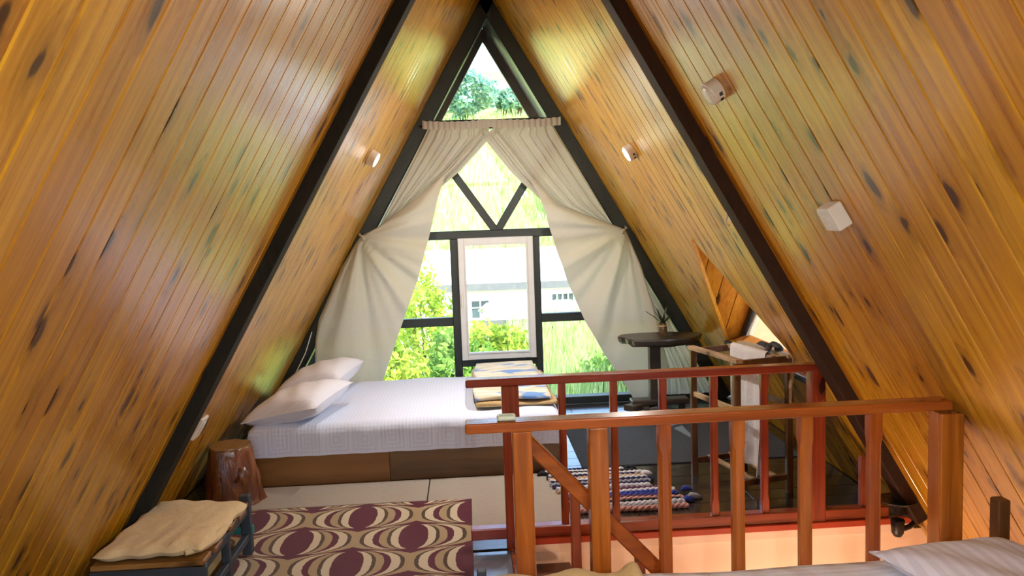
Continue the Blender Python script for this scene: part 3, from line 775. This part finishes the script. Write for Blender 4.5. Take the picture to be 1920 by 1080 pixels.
obj('rolled_edge', tube([(-1.40, 3.16, BZ+.03), (-1.355, 3.21, BZ+.032), (-1.325, 3.29, BZ+.034), (-1.315, 3.36, BZ+.034), (-1.305, 3.45, BZ+.036)], [.012, .02, .022, .018, .006], 10), 'cream_cloth', cu_, True)

# ------------------------------------------------------------------ rugs and mats
tag(obj('area_rug', rbox(-1.66, -.257, 2.75, 4.415, .0, .010, .003, 1), 'rug', None, origin=(-1.134, 4.071, .005)), 'maroon rug with beige concentric eye pattern before the beige mats', 'rug')
tag(obj('floor_mat', rbox(-1.53, -.515, 4.43, 4.80, .0, .008, .003, 1), 'beige_mat'), 'plain beige mat beside the stump, along the bed', 'mat', 'beige mats along the bed')
tag(obj('floor_mat', rbox(-.508, .25, 3.99, 4.80, .0, .008, .003, 1), 'beige_mat'), 'plain beige mat behind the far railing post, at the foot end of the bed', 'mat', 'beige mats along the bed')
tag(obj('carpet', rbox(.44, 1.86, 4.87, 6.15, .0, .007, .003, 1), 'carpet'), 'dark slate carpet under the clothes rack and table', 'carpet')
rr = thing('rag_rug', 'braided rag rug with navy, white and pink rows on the dark floor', 'rug', (.55, 4.45, 0))
cols = {'navy': simple('navy_rag', (.012, .014, .06), .9, .3, 40.), 'whit': simple('white_rag', (.62, .62, .66), .9, .2, 40.), 'pink': simple('pink_rag', (.55, .30, .27), .9, .2, 40.),
        'blak': simple('black_rag', (.012, .012, .016), .9, .3, 40.), 'blue': simple('blue_rag', (.03, .05, .30), .9, .3, 40.), 'plum': simple('plum_rag', (.12, .04, .09), .9, .3, 40.), 'grey': simple('grey_rag', (.28, .29, .33), .9, .2, 40.), 'tan': simple('tan_rag', (.5, .34, .22), .9, .2, 40.)}
seq = ['pink', 'grey', 'whit', 'blak', 'pink', 'plum', 'blue', 'blue', 'whit', 'plum', 'grey', 'whit', 'navy', 'grey', 'navy', 'whit', 'tan', 'navy', 'whit', 'blak', 'whit', 'navy']
n = len(seq)
for i, cn in enumerate(seq):
    y = 4.12 + i*(4.80-4.12)/(n-1)
    x0 = .30 - .13*(i/n) + R.uniform(-.02, .02); x1 = .90 - .22*(i/n)**1.5 + R.uniform(-.05, .05)
    m = 56; rad = .0165
    ds = []
    for s in (0, 1):
        ds.append(tube([(x0+(x1-x0)*k/m, y+.009*math.sin(k*1.05+s*PI)+.006*math.sin(k*.13+i), .014+.007*math.cos(k*1.05+s*PI)) for k in range(m+1)], [.0105]*(m+1), 6))
    obj('braid_row', join(*ds), cols[cn], rr, True)
for (x, y, cn, q) in ((.87, 4.50, 'whit', .04), (.93, 4.20, 'blue', .035), (.97, 4.24, 'grey', .05), (.72, 4.78, 'blak', .045), (.80, 4.66, 'whit', .04), (.18, 4.75, 'blak', .035), (.26, 4.42, 'tan', .03), (.27, 4.28, 'blak', .032), (.96, 4.36, 'blue', .035)):
    obj('knot', tube([(x-q, y-.01, .012), (x-q*.3, y+.006, .022), (x+q*.3, y-.004, .02), (x+q, y+.012, .008)], [.006, .017, .015, .004], 8), cols[cn], rr, True)

# ------------------------------------------------------------------ clothes rack with towel
ck = thing('clothes_rack', 'open wooden clothes rack with pale and brown bars behind the far railing', 'clothes rack', (1.31, 4.45, 0))
pL, pF, pR, pB = Vector((1.09, 4.64, 0)), Vector((1.20, 4.19, 0)), Vector((1.52, 4.27, 0)), Vector((1.42, 4.72, 0))
HT = .775
up = lambda p, z: Vector((p.x, p.y, z))
for p in (pL, pF, pR, pB): obj('leg', bar(up(p, .0), up(p, HT-.01), .036, .036, (0, 1, 0)), 'rack_dark', ck)
ext = lambda a, b, e: (a+(a-b).normalized()*e, b+(b-a).normalized()*e)
for a, b in ((pL, pF), (pB, pR)):
    q0, q1 = ext(a, b, .03); obj('top_rail', bar(up(q0, HT), up(q1, HT), .045, .022), 'rack_pale', ck)
    obj('lower_rail', bar(up(a, .50), up(b, .50), .022, .03), 'rack_pale', ck)
for a, b in ((pL, pB), (pF, pR)):
    obj('top_rail', bar(up(a, HT-.018), up(b, HT-.018), .022, .036), 'rack_dark', ck)
    obj('bottom_rail', bar(up(a, .09), up(b, .09), .022, .034), 'rack_dark', ck)
for t in (.3, .72):
    a = pL.lerp(pB, t); b = pF.lerp(pR, t)
    obj('shelf_slat', bar(up(a, .105), up(b, .105), .03, .016), 'rack_pale', ck)
mA, mB = pL.lerp(pB, .72), pF.lerp(pR, .72)
obj('middle_bar', bar(up(mA, HT-.005), up(mB, HT-.005), .03, .022), 'rack_pale', ck)
tw = thing('towel', 'long white towel hanging over the middle bar of the clothes rack', 'towel', (1.36, 4.45, 0))
ud = (mB-mA).normalized(); sd_ = Vector((-ud.y, ud.x, 0)); sd_ = -sd_ if sd_.x > 0 else sd_          # towards the left
def towel(u, v):
    # u along the bar, v from front hem over the bar to the back hem
    base = mA.lerp(mB, .10+.78*u); LF, LB = .70, .45; r = .022; tot = LF+PI*r+LB; s = v*tot
    if s < LF: z = HT-(LF-s); off = r; hang = (LF-s)/LF
    elif s < LF+PI*r: q = (s-LF)/r; z = HT+math.sin(q)*r; off = r*math.cos(q); hang = 0
    else: z = HT-(s-LF-PI*r); off = -r; hang = (s-LF-PI*r)/LB
    sq = 1-.22*hang if s < LF else 1-.15*hang
    cen = mA.lerp(mB, .49); base = cen + (base-cen)*sq
    fold = hang*(.022*math.sin(u*13+1)+.012*math.sin(u*27))
    if s < LF: z += .05*hang*math.sin(u*3+.4)
    return base + sd_*(off*(1 if off < 0 else 1)+fold) + Vector((0, 0, z))
obj('cloth', grid(towel, 40, 70), 'towel', tw, True)
leafm = simple('dark_grey_felt', (.06, .062, .065), .8, .2)
def spiky(u, v):
    a = u*2*PI; r = v*(.065+.035*math.cos(5*a))*1.
    return (1.47+r*math.cos(a)*.75, 4.40+r*math.sin(a)*1.2, HT+.018+.03*(1-v)*v*4+.02*math.sin(a*3)*v)
tag(obj('star_ornament', grid(spiky, 40, 5), leafm, None, True), 'dark grey spiky cloth ornament lying on the clothes rack', 'ornament')
tag(obj('strap', tube([(1.5, 4.22, HT+.03), (1.515, 4.19, HT), (1.505, 4.185, .7), (1.495, 4.18, .62), (1.49, 4.175, .54), (1.498, 4.175, .50)], [.008, .009, .011, .012, .008, .004], 8), 'rack_pale', None, True), 'thin cream strap hanging from the right end of the clothes rack', 'strap')

# ------------------------------------------------------------------ pedestal table with plant
tb = thing('pedestal_table', 'dark live-edge slab table on a square post by the right curtain', 'table', (1.22, 6.12, 0))
def slabtop(n=44):
    P = []
    for j in range(n):
        a = 2*PI*j/n; c, s = math.cos(a), math.sin(a)
        rx, ry_ = .315, .19
        w = 1+.06*math.sin(3*a+.6)+.04*math.sin(5*a)+.02*math.sin(11*a)
        P.append((1.235+math.copysign(abs(c)**.75, c)*rx*w, 6.06+math.copysign(abs(s)**.85, s)*ry_*w))
    V = []
    for z, q in ((.57, .90), (.585, .97), (.615, 1.0), (.628, .985)):
        for i, (x, y) in enumerate(P): V.append((1.235+(x-1.235)*q, 6.06+(y-6.06)*q, z+.006*math.sin(i*.9)*(1 if z < .58 else .2)))
    F = []
    for r_ in range(3): F += [(r_*n+j, r_*n+(j+1) % n, (r_+1)*n+(j+1) % n, (r_+1)*n+j) for j in range(n)]
    F += [tuple(range(n-1, -1, -1)), tuple(range(3*n, 4*n))]
    return V, F
obj('table_top', slabtop(), 'darkwood', tb)
obj('post', rbox(1.15, 1.235, 6.05, 6.13, .12, .575, .006, 1), 'darkwood', tb)
obj('base_plank', rbox(1.00, 1.45, 6.03, 6.15, .085, .13, .01, 2), 'darkwood', tb)
obj('base_plank', xf(bar((.96, 5.98, .085), (1.30, 6.22, .085), .10, .045), Matrix.Identity(4)), 'darkwood', tb)
for x, y in ((1.01, 6.0), (1.40, 6.08), (1.26, 6.20), (1.10, 5.98)): obj('foot', rbox(x-.025, x+.025, y-.025, y+.025, .005, .09, .006, 1), 'darkwood', tb)
pv = thing('potted_plant', 'small spiky plant in a brown jar on the pedestal table', 'plant', (1.25, 6.03, .628))
obj('jar', lathe([(.028, 0), (.031, .004), (.032, .04), (.030, .07), (.026, .085), (.028, .10), (.026, .103), (.022, .09)], 20, (1.25, 6.03, .629)), 'jar', pv, True)
obj('twine', lathe([(.0335, .072), (.0345, .078), (.0335, .084), (.030, .085), (.030, .071)], 20, (1.25, 6.03, .629)), 'blanket_tan', pv, True)
leaf = simple('dark_green_leaf', (.035, .055, .022), .45, .3, 20.)
for i in range(12):
    a = i*2.4; tilt = .25+.75*(i/11); L = .15-.03*(i % 3)
    def lf(u, v, a=a, tilt=tilt, L=L):
        w = .013*(1-v)**.7*(.6+v*1.2 if v < .35 else 1); out = math.sin(tilt)*L*v+.02*v*v*tilt; z = math.cos(tilt)*L*v
        s = (u-.5)*2*w
        return (1.25+math.cos(a)*out-math.sin(a)*s, 6.03+math.sin(a)*out+math.cos(a)*s, .72+z+abs(u-.5)*.01)
    obj('leaf', grid(lf, 2, 6), leaf, pv, True)

# ------------------------------------------------------------------ things on the walls
def wall_frame(s, y, z, off=0.):
    a, n = slope_axes(s); al = z*NRM
    p = on_wall(s, y, al, off); side = a.cross(n)
    return Matrix(((side.x, a.x, n.x, p.x), (side.y, a.y, n.y, p.y), (side.z, a.z, n.z, p.z), (0, 0, 0, 1)))
def led(s, y, z, lit, label, r=.058, group=None, power=LED_W):
    m = wall_frame(s, y, z)
    t = thing('ceiling_light', label, 'light', m.translation, group)
    obj('housing', xf(lathe([(r*.94, 0), (r, .004), (r, .044), (r*.96, .05), (r*.86, .051)], 32), m), 'white', t, False)
    obj('diffuser', xf(lathe([(r*.86, .049), (r*.85, .054), (r*.5, .058), (.002, .059)], 32), m), 'led' if lit else 'white', t, True)
    for j in range(4):
        a = -1.1+j*.16+(.25 if j > 1 else 0)
        obj('vent_slot', xf(join(bar((math.cos(a)*r, math.sin(a)*r, .012), (math.cos(a)*r, math.sin(a)*r, .026), .006, .003, (math.cos(a), math.sin(a), 0))), m), 'slot', t)
    if lit:
        l = bpy.data.lights.new('led_lamp', 'AREA'); l.shape = 'DISK'; l.size = r*1.6; l.energy = power; l.color = (1., .95, .88)
        lo = bpy.data.objects.new('led_lamp', l); COL.objects.link(lo)
        lo.parent = t; lo.matrix_parent_inverse = Matrix.Translation(-m.translation)
        q = m @ Matrix.Translation((0, 0, .066)) @ Matrix.Rotation(PI, 4, 'X'); lo.matrix_world = q
        lo.location = q.translation; lo.rotation_euler = q.to_euler()
    return t
led(-1, 5.02, 1.99, True, 'lit round white light on the left board wall beside the curtain', .05)
led(1, 4.93, 1.97, True, 'lit round white light on the right board wall beside the curtain', .05)
led(1, 3.08, 2.06, False, 'unlit round white light with vent slots, high on the right board wall', .047)
led(-1, .0, 1.95, True, 'unseen added fill light on the left board wall near the viewer', power=LED_W*1.35)  # this and the next three: unseen lights added to fill the room
led(1, .0, 1.95, True, 'unseen added fill light on the right board wall near the viewer', power=LED_W*1.35)
led(-1, -1.2, 1.95, True, 'unseen added fill light on the left board wall at the rear window')
led(1, -1.2, 1.95, True, 'unseen added fill light on the right board wall at the rear window')
# white junction box
m = wall_frame(1, 2.66, 1.575)
jb = thing('junction_box', 'white square plastic box on the right board wall below the unlit round light', 'box', m.translation)
def lrbox(m, *a): 
    bm = rbox(*a)
    bmesh.ops.transform(bm, matrix=m, verts=bm.verts[:]); return bm
obj('case', lrbox(m, -.045, .045, -.045, .045, 0, .055, .006, 2), 'white', jb)
obj('cover_plate', lrbox(m, -.038, .038, -.038, .038, .055, .059, .002, 1), 'whitepaint', jb)
obj('raised_ring', xf(lathe([(.022, .058), (.022, .061), (.017, .061), (.016, .058)], 20), m), 'white', jb, True)
# white socket on the left wall
m = wall_frame(-1, 4.02, .60)
ws = thing('wall_socket', 'white wall socket on the left board wall above the stump', 'socket', m.translation)
obj('plate', lrbox(m, -.05, .05, -.06, .06, 0, .018, .006, 2), 'white', ws)
obj('rocker', lrbox(m, -.018, .018, .0, .038, .018, .024, .003, 1), 'whitepaint', ws)
for q in (-.014, .014): obj('hole', xf(lathe([(.004, .0181), (.004, .0186), (.001, .0187)], 10, (q, -.025, 0)), m), 'slot', ws)
# small hook
m = wall_frame(1, 3.84, 1.56)
hk = thing('wall_hook', 'small white hook on the right board wall next to the rafter beam', 'hook', m.translation)
obj('base', lrbox(m, -.012, .012, -.03, .03, 0, .008, .003, 1), 'white', hk)
obj('prong', xf(tube([(0, .01, .006), (0, -.01, .03), (0, -.03, .036), (0, -.04, .024)], .005, 8), m), 'white', hk, True)
# iron bracket at the foot of the right rafter
ib = thing('iron_bracket', 'dark iron bracket with curved arm at the foot of the right rafter beam', 'bracket', (1.80, 3.62, .1))
obj('dish', lathe([(.01, 0), (.06, .004), (.082, .018), (.085, .024), (.07, .016), (.01, .010)], 24, (1.775, 3.60, .165)), 'metal_dark', ib, True)
obj('mount', rbox(1.78, 1.88, 3.60, 3.66, .10, .165, .01, 2), 'metal_dark', ib)
obj('arm', tube([(1.86, 3.60, .13), (1.862, 3.59, .10), (1.85, 3.585, .075), (1.825, 3.58, .058), (1.80, 3.58, .05), (1.775, 3.58, .05)], [.012, .012, .012, .012, .013, .014], 10), 'metal_dark', ib, True)
obj('cup', lathe([(.001, -.035), (.018, -.03), (.028, -.012), (.03, .02), (.032, .05), (.024, .05)], 18, (1.765, 3.58, .045)), 'metal_dark', ib, True)

# ------------------------------------------------------------------ bed in the foreground
fb = thing('single_bed', 'bed with satin-striped white sheet in the right foreground', 'bed', (.8, 1.8, 0))
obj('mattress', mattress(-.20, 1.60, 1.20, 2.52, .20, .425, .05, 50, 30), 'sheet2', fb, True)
obj('frame', rbox(-.20, 1.60, 1.20, 2.50, .08, .20, .006, 1), 'bedd', fb)
obj('head_post', rbox(1.53, 1.575, 2.525, 2.575, .0, .585, .005, 1), 'rack_dark', fb)
obj('foot_post', rbox(-.235, -.205, 2.47, 2.50, .0, .47, .004, 1), 'slate', fb)
for x, y in ((-.15, 1.25), (1.55, 1.25), (-.15, 2.45), (1.5, 2.4)): obj('leg', rbox(x-.025, x+.025, y-.025, y+.025, 0, .085, .003, 1), 'bedd', fb)
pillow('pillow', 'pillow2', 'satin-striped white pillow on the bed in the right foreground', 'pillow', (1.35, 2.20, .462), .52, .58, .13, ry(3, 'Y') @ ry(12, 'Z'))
yb = thing('blanket', 'pale yellow blanket lying on the left end of the foreground bed', 'blanket', (.06, 2.2, .425))
def yel(u, v):
    x = -.19+.49*u; y = 1.5+(2.515-1.5)*v
    z = .455 + .012*math.sin(x*16+1)*math.sin(y*5) + .012*math.sin(x*33+y*7) + (.02 if u > .85 else 0)*math.sin((u-.85)/.15*PI)
    e = min(1, (1-v)*14, u*14, (1-u)*14); z = .428 + (z-.428)*max(0, e)**.5
    return (x, y + .015*math.sin(x*25), z)
obj('cloth', grid(yel, 50, 40), 'yellow_cloth', yb, True)

# warm lamp downstairs, below the opening
lp = thing('stair_lamp', 'warm bulb hanging in the stairwell below the floor', 'lamp', (1.25, 3.2, -.70))
obj('bulb', lathe([(.001, -.04), (.02, -.034), (.03, -.01), (.026, .015), (.014, .035), (.012, .05)], 16, (1.25, 3.2, -.70)), 'bulb', lp, True)
obj('cable', tube([(1.25, 3.2, -.65), (1.5, 3.3, -.5), (1.9, 3.4, -.35)], .004, 6), 'metal_dark', lp, True)
l = bpy.data.lights.new('stair_lamp_light', 'POINT'); l.energy = 34; l.color = (1., .66, .46); l.shadow_soft_size = .06
lo = bpy.data.objects.new('stair_lamp_light', l); COL.objects.link(lo); lo.parent = lp; lo.location = (0, 0, .0)

# ------------------------------------------------------------------ outside
def ground_z(x, y):
    if y < 32: z = -2.6 + .25*math.sin(x*.3)*math.cos(y*.25) + (.012*max(0, y-12))
    else: z = -2.36 + (y-32)*.30 + .5*math.sin(x*.21+y*.1)
    return z
def mat_ground():
    t = NT('sunlit_hillside'); v = t.coord()
    n = t.noise(v, .12, 5, .6); n2 = t.noise(v, 1.6, 4)
    c = t.mixc(t.ss(n, .40, .56), srgb(228, 206, 160), srgb(150, 176, 84)); c = t.mixc(n2*.6, c, srgb(196, 208, 130))
    return t.done(t.pbr(c, .95, spec=.1))
M['ground'] = mat_ground()
obj('ground_terrain', grid(lambda u, v: (lambda x, y: (x, y, ground_z(x, y)))(-70+140*u, -30+140*v), 70, 90), 'ground', None, True, 'structure', origin=(0, 0, 0))
def foliage_mat(name, a, b):
    t = NT(name); v = t.coord(); f = t.noise(v, 2.2, 3)
    c = t.mixc(t.ss(f, .35, .65), a, b)
    d = t.n('BsdfDiffuse'); t.inp(d, 0, c); tr = t.n('BsdfTranslucent'); t.inp(tr, 0, c)
    mx = t.n('MixShader'); mx.inputs[0].default_value = .4; t.l(d.outputs[0], mx.inputs[1]); t.l(tr.outputs[0], mx.inputs[2])
    return t.done(mx.outputs[0])
M['bush'] = foliage_mat('yellow_green_leaves', srgb(150, 178, 60), srgb(206, 220, 96))
M['bush2'] = foliage_mat('green_leaves', srgb(112, 156, 62), srgb(170, 204, 100))
M['conifer'] = foliage_mat('blue_green_leaves', srgb(110, 160, 150), srgb(178, 208, 172))
M['grassm'] = foliage_mat('pale_grass', srgb(160, 194, 104), srgb(220, 226, 162))
M['bark'] = simple('grey_bark', (.12, .09, .06), .9, .3, 12.)
def leaves(c, rx, ry_, rz, n, size, seed, hollow=.5, up=1.):
    r = random.Random(seed); V, F = [], []
    for i in range(n):
        while True:
            p = Vector((r.uniform(-1, 1), r.uniform(-1, 1), r.uniform(-1, 1)))
            if hollow < p.length < 1: break
        lump = 1+.22*math.sin(p.x*5+seed)+.18*math.sin(p.y*6+p.z*4+seed*2)
        q = Vector((c[0]+p.x*rx*lump, c[1]+p.y*ry_*lump, c[2]+p.z*rz*lump))
        a = Vector((r.uniform(-1, 1), r.uniform(-1, 1), r.uniform(-1, 1))).normalized(); b = a.cross(Vector((r.uniform(-1, 1), r.uniform(-1, 1), r.uniform(-1, 1)))).normalized()
        s = size*r.uniform(.6, 1.3); k = len(V)
        V += [q-a*s, q+b*s*.5, q+a*s, q-b*s*.5]; F.append((k, k+1, k+2, k+3))
    return V, F
def shrub(x, y, rx, rz, mat, label, seed, n=2200, size=.09, cat='bush'):
    z = ground_z(x, y)
    t = thing('leafy_bush', label, cat, (x, y, z), 'bushes below the window')
    obj('foliage', leaves((x, y, z+rz*.9), rx, rx*.8, rz, n, size, seed), mat, t)
    for j in range(4):
        a = j*1.6+seed
        obj('stem', tube([(x+.1*math.cos(a), y+.1*math.sin(a), z-.1), (x+rx*.3*math.cos(a), y+rx*.3*math.sin(a), z+rz*.6), (x+rx*.5*math.cos(a), y+rx*.5*math.sin(a), z+rz*1.3)], [.04, .03, .01], 6), 'bark', t)
shrub(-2.1, 15.5, 1.05, 1.0, 'bush', 'yellow-green bush at the lower left pane, next to the left curtain', 1, 3000)
shrub(-1.35, 20.0, .75, 1.45, 'bush', 'tall thin yellow-green bush in front of the left end of the long house', 2, 2200)
shrub(-.55, 17.0, .7, .85, 'bush2', 'green bush low behind the left mullion', 3, 2200)
shrub(.35, 18.5, .75, .85, 'bush', 'rounded bush in the lower part of the white casement', 4, 2400)
shrub(3.4, 17.0, 1.0, .7, 'bush2', 'low green bush at the lower right pane by the right curtain', 6, 2200)
def tree(x, y, h, rx, mat, label, seed, n=3800, size=.3):
    z = ground_z(x, y)
    t = thing('tree', label, 'tree', (x, y, z), 'trees on the hilltop')
    obj('trunk', tube([(x, y, z-.5), (x+.1, y, z+h*.5), (x, y, z+h*.8)], [.3, .22, .08], 8), 'bark', t)
    obj('crown', leaves((x, y, z+h*.62), rx, rx*.9, h*.42, n, size, seed, .35), mat, t)
    return t
gz = lambda x, y: ground_z(x, y)
tree(.2, 70, 4.3, 2.5, 'conifer', 'broad blue-green tree in the left half of the triangular top pane', 21)
tree(-3.6, 74, 4.0, 2.4, 'conifer', 'blue-green tree at the left corner of the triangular top pane', 22)
tree(4.9, 73, 2.2, 2.0, 'conifer', 'low blue-green tree at the right corner of the triangular top pane', 23)
tree(12.0, 75, 4.0, 3.0, 'conifer', 'blue-green tree on the hilltop to the right, behind the right slope frame', 24)
tree(7.2, 43, 4.2, 2.3, 'bush2', 'bright green tree on the slope above the right end of the long house', 25, 3200, .22)
# tall grass on the slope
def grass():
    r = random.Random(5); V, F = [], []
    def blade(x, y, h, w, z=None):
        z = ground_z(x, y) if z is None else z; a = r.uniform(0, PI); lx, ly = r.uniform(-.25, .25)*h, r.uniform(-.25, .25)*h; k = len(V)
        c, s = math.cos(a)*w, math.sin(a)*w
        V.extend([(x-c, y-s, z-.05), (x+c, y+s, z-.05), (x+lx*.4+c*.7, y+ly*.4+s*.7, z+h*.6), (x+lx*.4-c*.7, y+ly*.4-s*.7, z+h*.6), (x+lx, y+ly, z+h)])
        F.extend([(k, k+1, k+2, k+3), (k+3, k+2, k+4)])
    for i in range(26000):
        y = 36+34*r.random(); x = y*r.uniform(-.28, .42)
        if math.sin(x*.35+1)+math.sin(y*.28+x*.2) < -.75: continue
        blade(x, y, r.uniform(.6, 1.5), .05)
    for i in range(9000):
        y = 12+14*r.random(); x = y*r.uniform(-.05, .45)
        if (x < .6 and y > 14) or (x > 2.3 and 8.5 < y < 14.5): continue
        blade(x, y, r.uniform(.5, 1.35) if x > .9 else r.uniform(.2, .5), .018)
    for i in range(3000):
        y = 11+7*r.random(); x = y*r.uniform(-.25, .1); blade(x, y, r.uniform(.3, .9), .016)
    return V, F
g = obj('tall_grass', grass(), 'grassm', None, kind='stuff', origin=(0, 0, 0)); g['label'] = 'tall pale grass on the slope outside'; g['category'] = 'grass'
# the long low house and the hut before it
M['hwall'] = simple('white_house_wall', srgb(236, 234, 228), .8, .04)
M['hroof'] = simple('pale_tin_roof', srgb(214, 212, 208), .45, .08, 1.)
M['eave'] = simple('grey_eave', srgb(104, 104, 100), .7, .15)
M['hglass'] = simple('house_window_glass', srgb(80, 92, 98), .15, .2)
M['tealglass'] = simple('teal_panel', srgb(120, 176, 170), .4, .15)
def house(label, x0, x1, y0, y1, zb, zw, zr, wins, cat='house', split=None, nm='long_house'):
    t = thing(nm, label, cat, ((x0+x1)/2, y0, zb))
    obj('wall', box(x0, x1, y0, y1, zb, zw), 'hwall', t)
    ym = (y0+y1)/2; o_ = .45
    V = [(x0-o_, y0-o_, zw-.06), (x1+o_, y0-o_, zw-.06), (x1+o_*.4, ym, zr), (x0-o_*.4, ym, zr), (x0-o_, y1+o_, zw-.06), (x1+o_, y1+o_, zw-.06)]
    V += [(a, b, c+.07) for a, b, c in V]
    obj('roof', (V, [(6, 7, 8, 9), (9, 8, 11, 10), (3, 2, 1, 0), (4, 5, 2, 3), (0, 1, 7, 6), (4, 10, 11, 5), (0, 6, 9, 3), (3, 9, 10, 4), (1, 2, 8, 7), (2, 5, 11, 8)]), 'hroof', t)
    obj('fascia', box(x0-o_, x1+o_, y0-o_-.03, y0-o_, zw-.26, zw+.01), 'eave', t)
    x = x0
    while x < x1:      # ribs of the sheet roof
        obj('roof_rib', bar((x, y0-o_, zw+.02), (x, ym, zr+.08), .05, .03), 'hroof', t); x += 1.1
    for (wx, wz, ww, wh, nc, mt) in wins:
        f = obj('window', join(bar((wx, y0-.03, wz), (wx+ww, y0-.03, wz), .06, .06), bar((wx, y0-.03, wz+wh), (wx+ww, y0-.03, wz+wh), .06, .06), *[bar((wx+ww*q/nc, y0-.03, wz), (wx+ww*q/nc, y0-.03, wz+wh), .06, .06, (0, 1, 0)) for q in range(nc+1)], bar((wx, y0-.03, wz+wh*.6), (wx+ww, y0-.03, wz+wh*.6), .05, .04)), 'hwall', t)
        for q in range(nc): obj('pane', box(wx+ww*q/nc+.02, wx+ww*(q+1)/nc-.02, y0-.02, y0-.005, wz+.02, wz+wh-.02), mt, f)
    return t
house('long white house with pale tin roof seen through the gable window', -6.5, 7.5, 30, 35, -2.7, -.95, .15, [(2.85, -2.2, .85, .75, 4, 'hglass'), (-.2, -2.3, .7, .7, 2, 'hglass'), (5.6, -2.2, .8, .75, 3, 'hglass'), (-4.2, -2.2, .8, .75, 3, 'hglass')])
house('small white hut with teal windows in front of the long house', .5, 3.0, 26, 28, -3.0, -1.80, -1.45, [(.75, -2.5, .6, .45, 2, 'tealglass'), (1.55, -2.5, .5, .45, 2, 'tealglass'), (2.35, -2.5, .3, .45, 1, 'hglass')], 'hut', nm='hut')
# neighbouring peach wall seen through the dormer
nb = thing('garden_wall', 'sunlit peach plastered house wall outside the dormer window', 'wall', (5.8, 11.5, -2.6))
M['peach'] = simple('peach_house_wall', srgb(196, 134, 98), .85, .05, 1.)
obj('wall', box(2.6, 9.0, 9.0, 14.0, -2.8, 2.4), 'peach', nb)
obj('coping', box(2.5, 9.1, 8.9, 14.1, 2.4, 2.55), 'eave', nb)
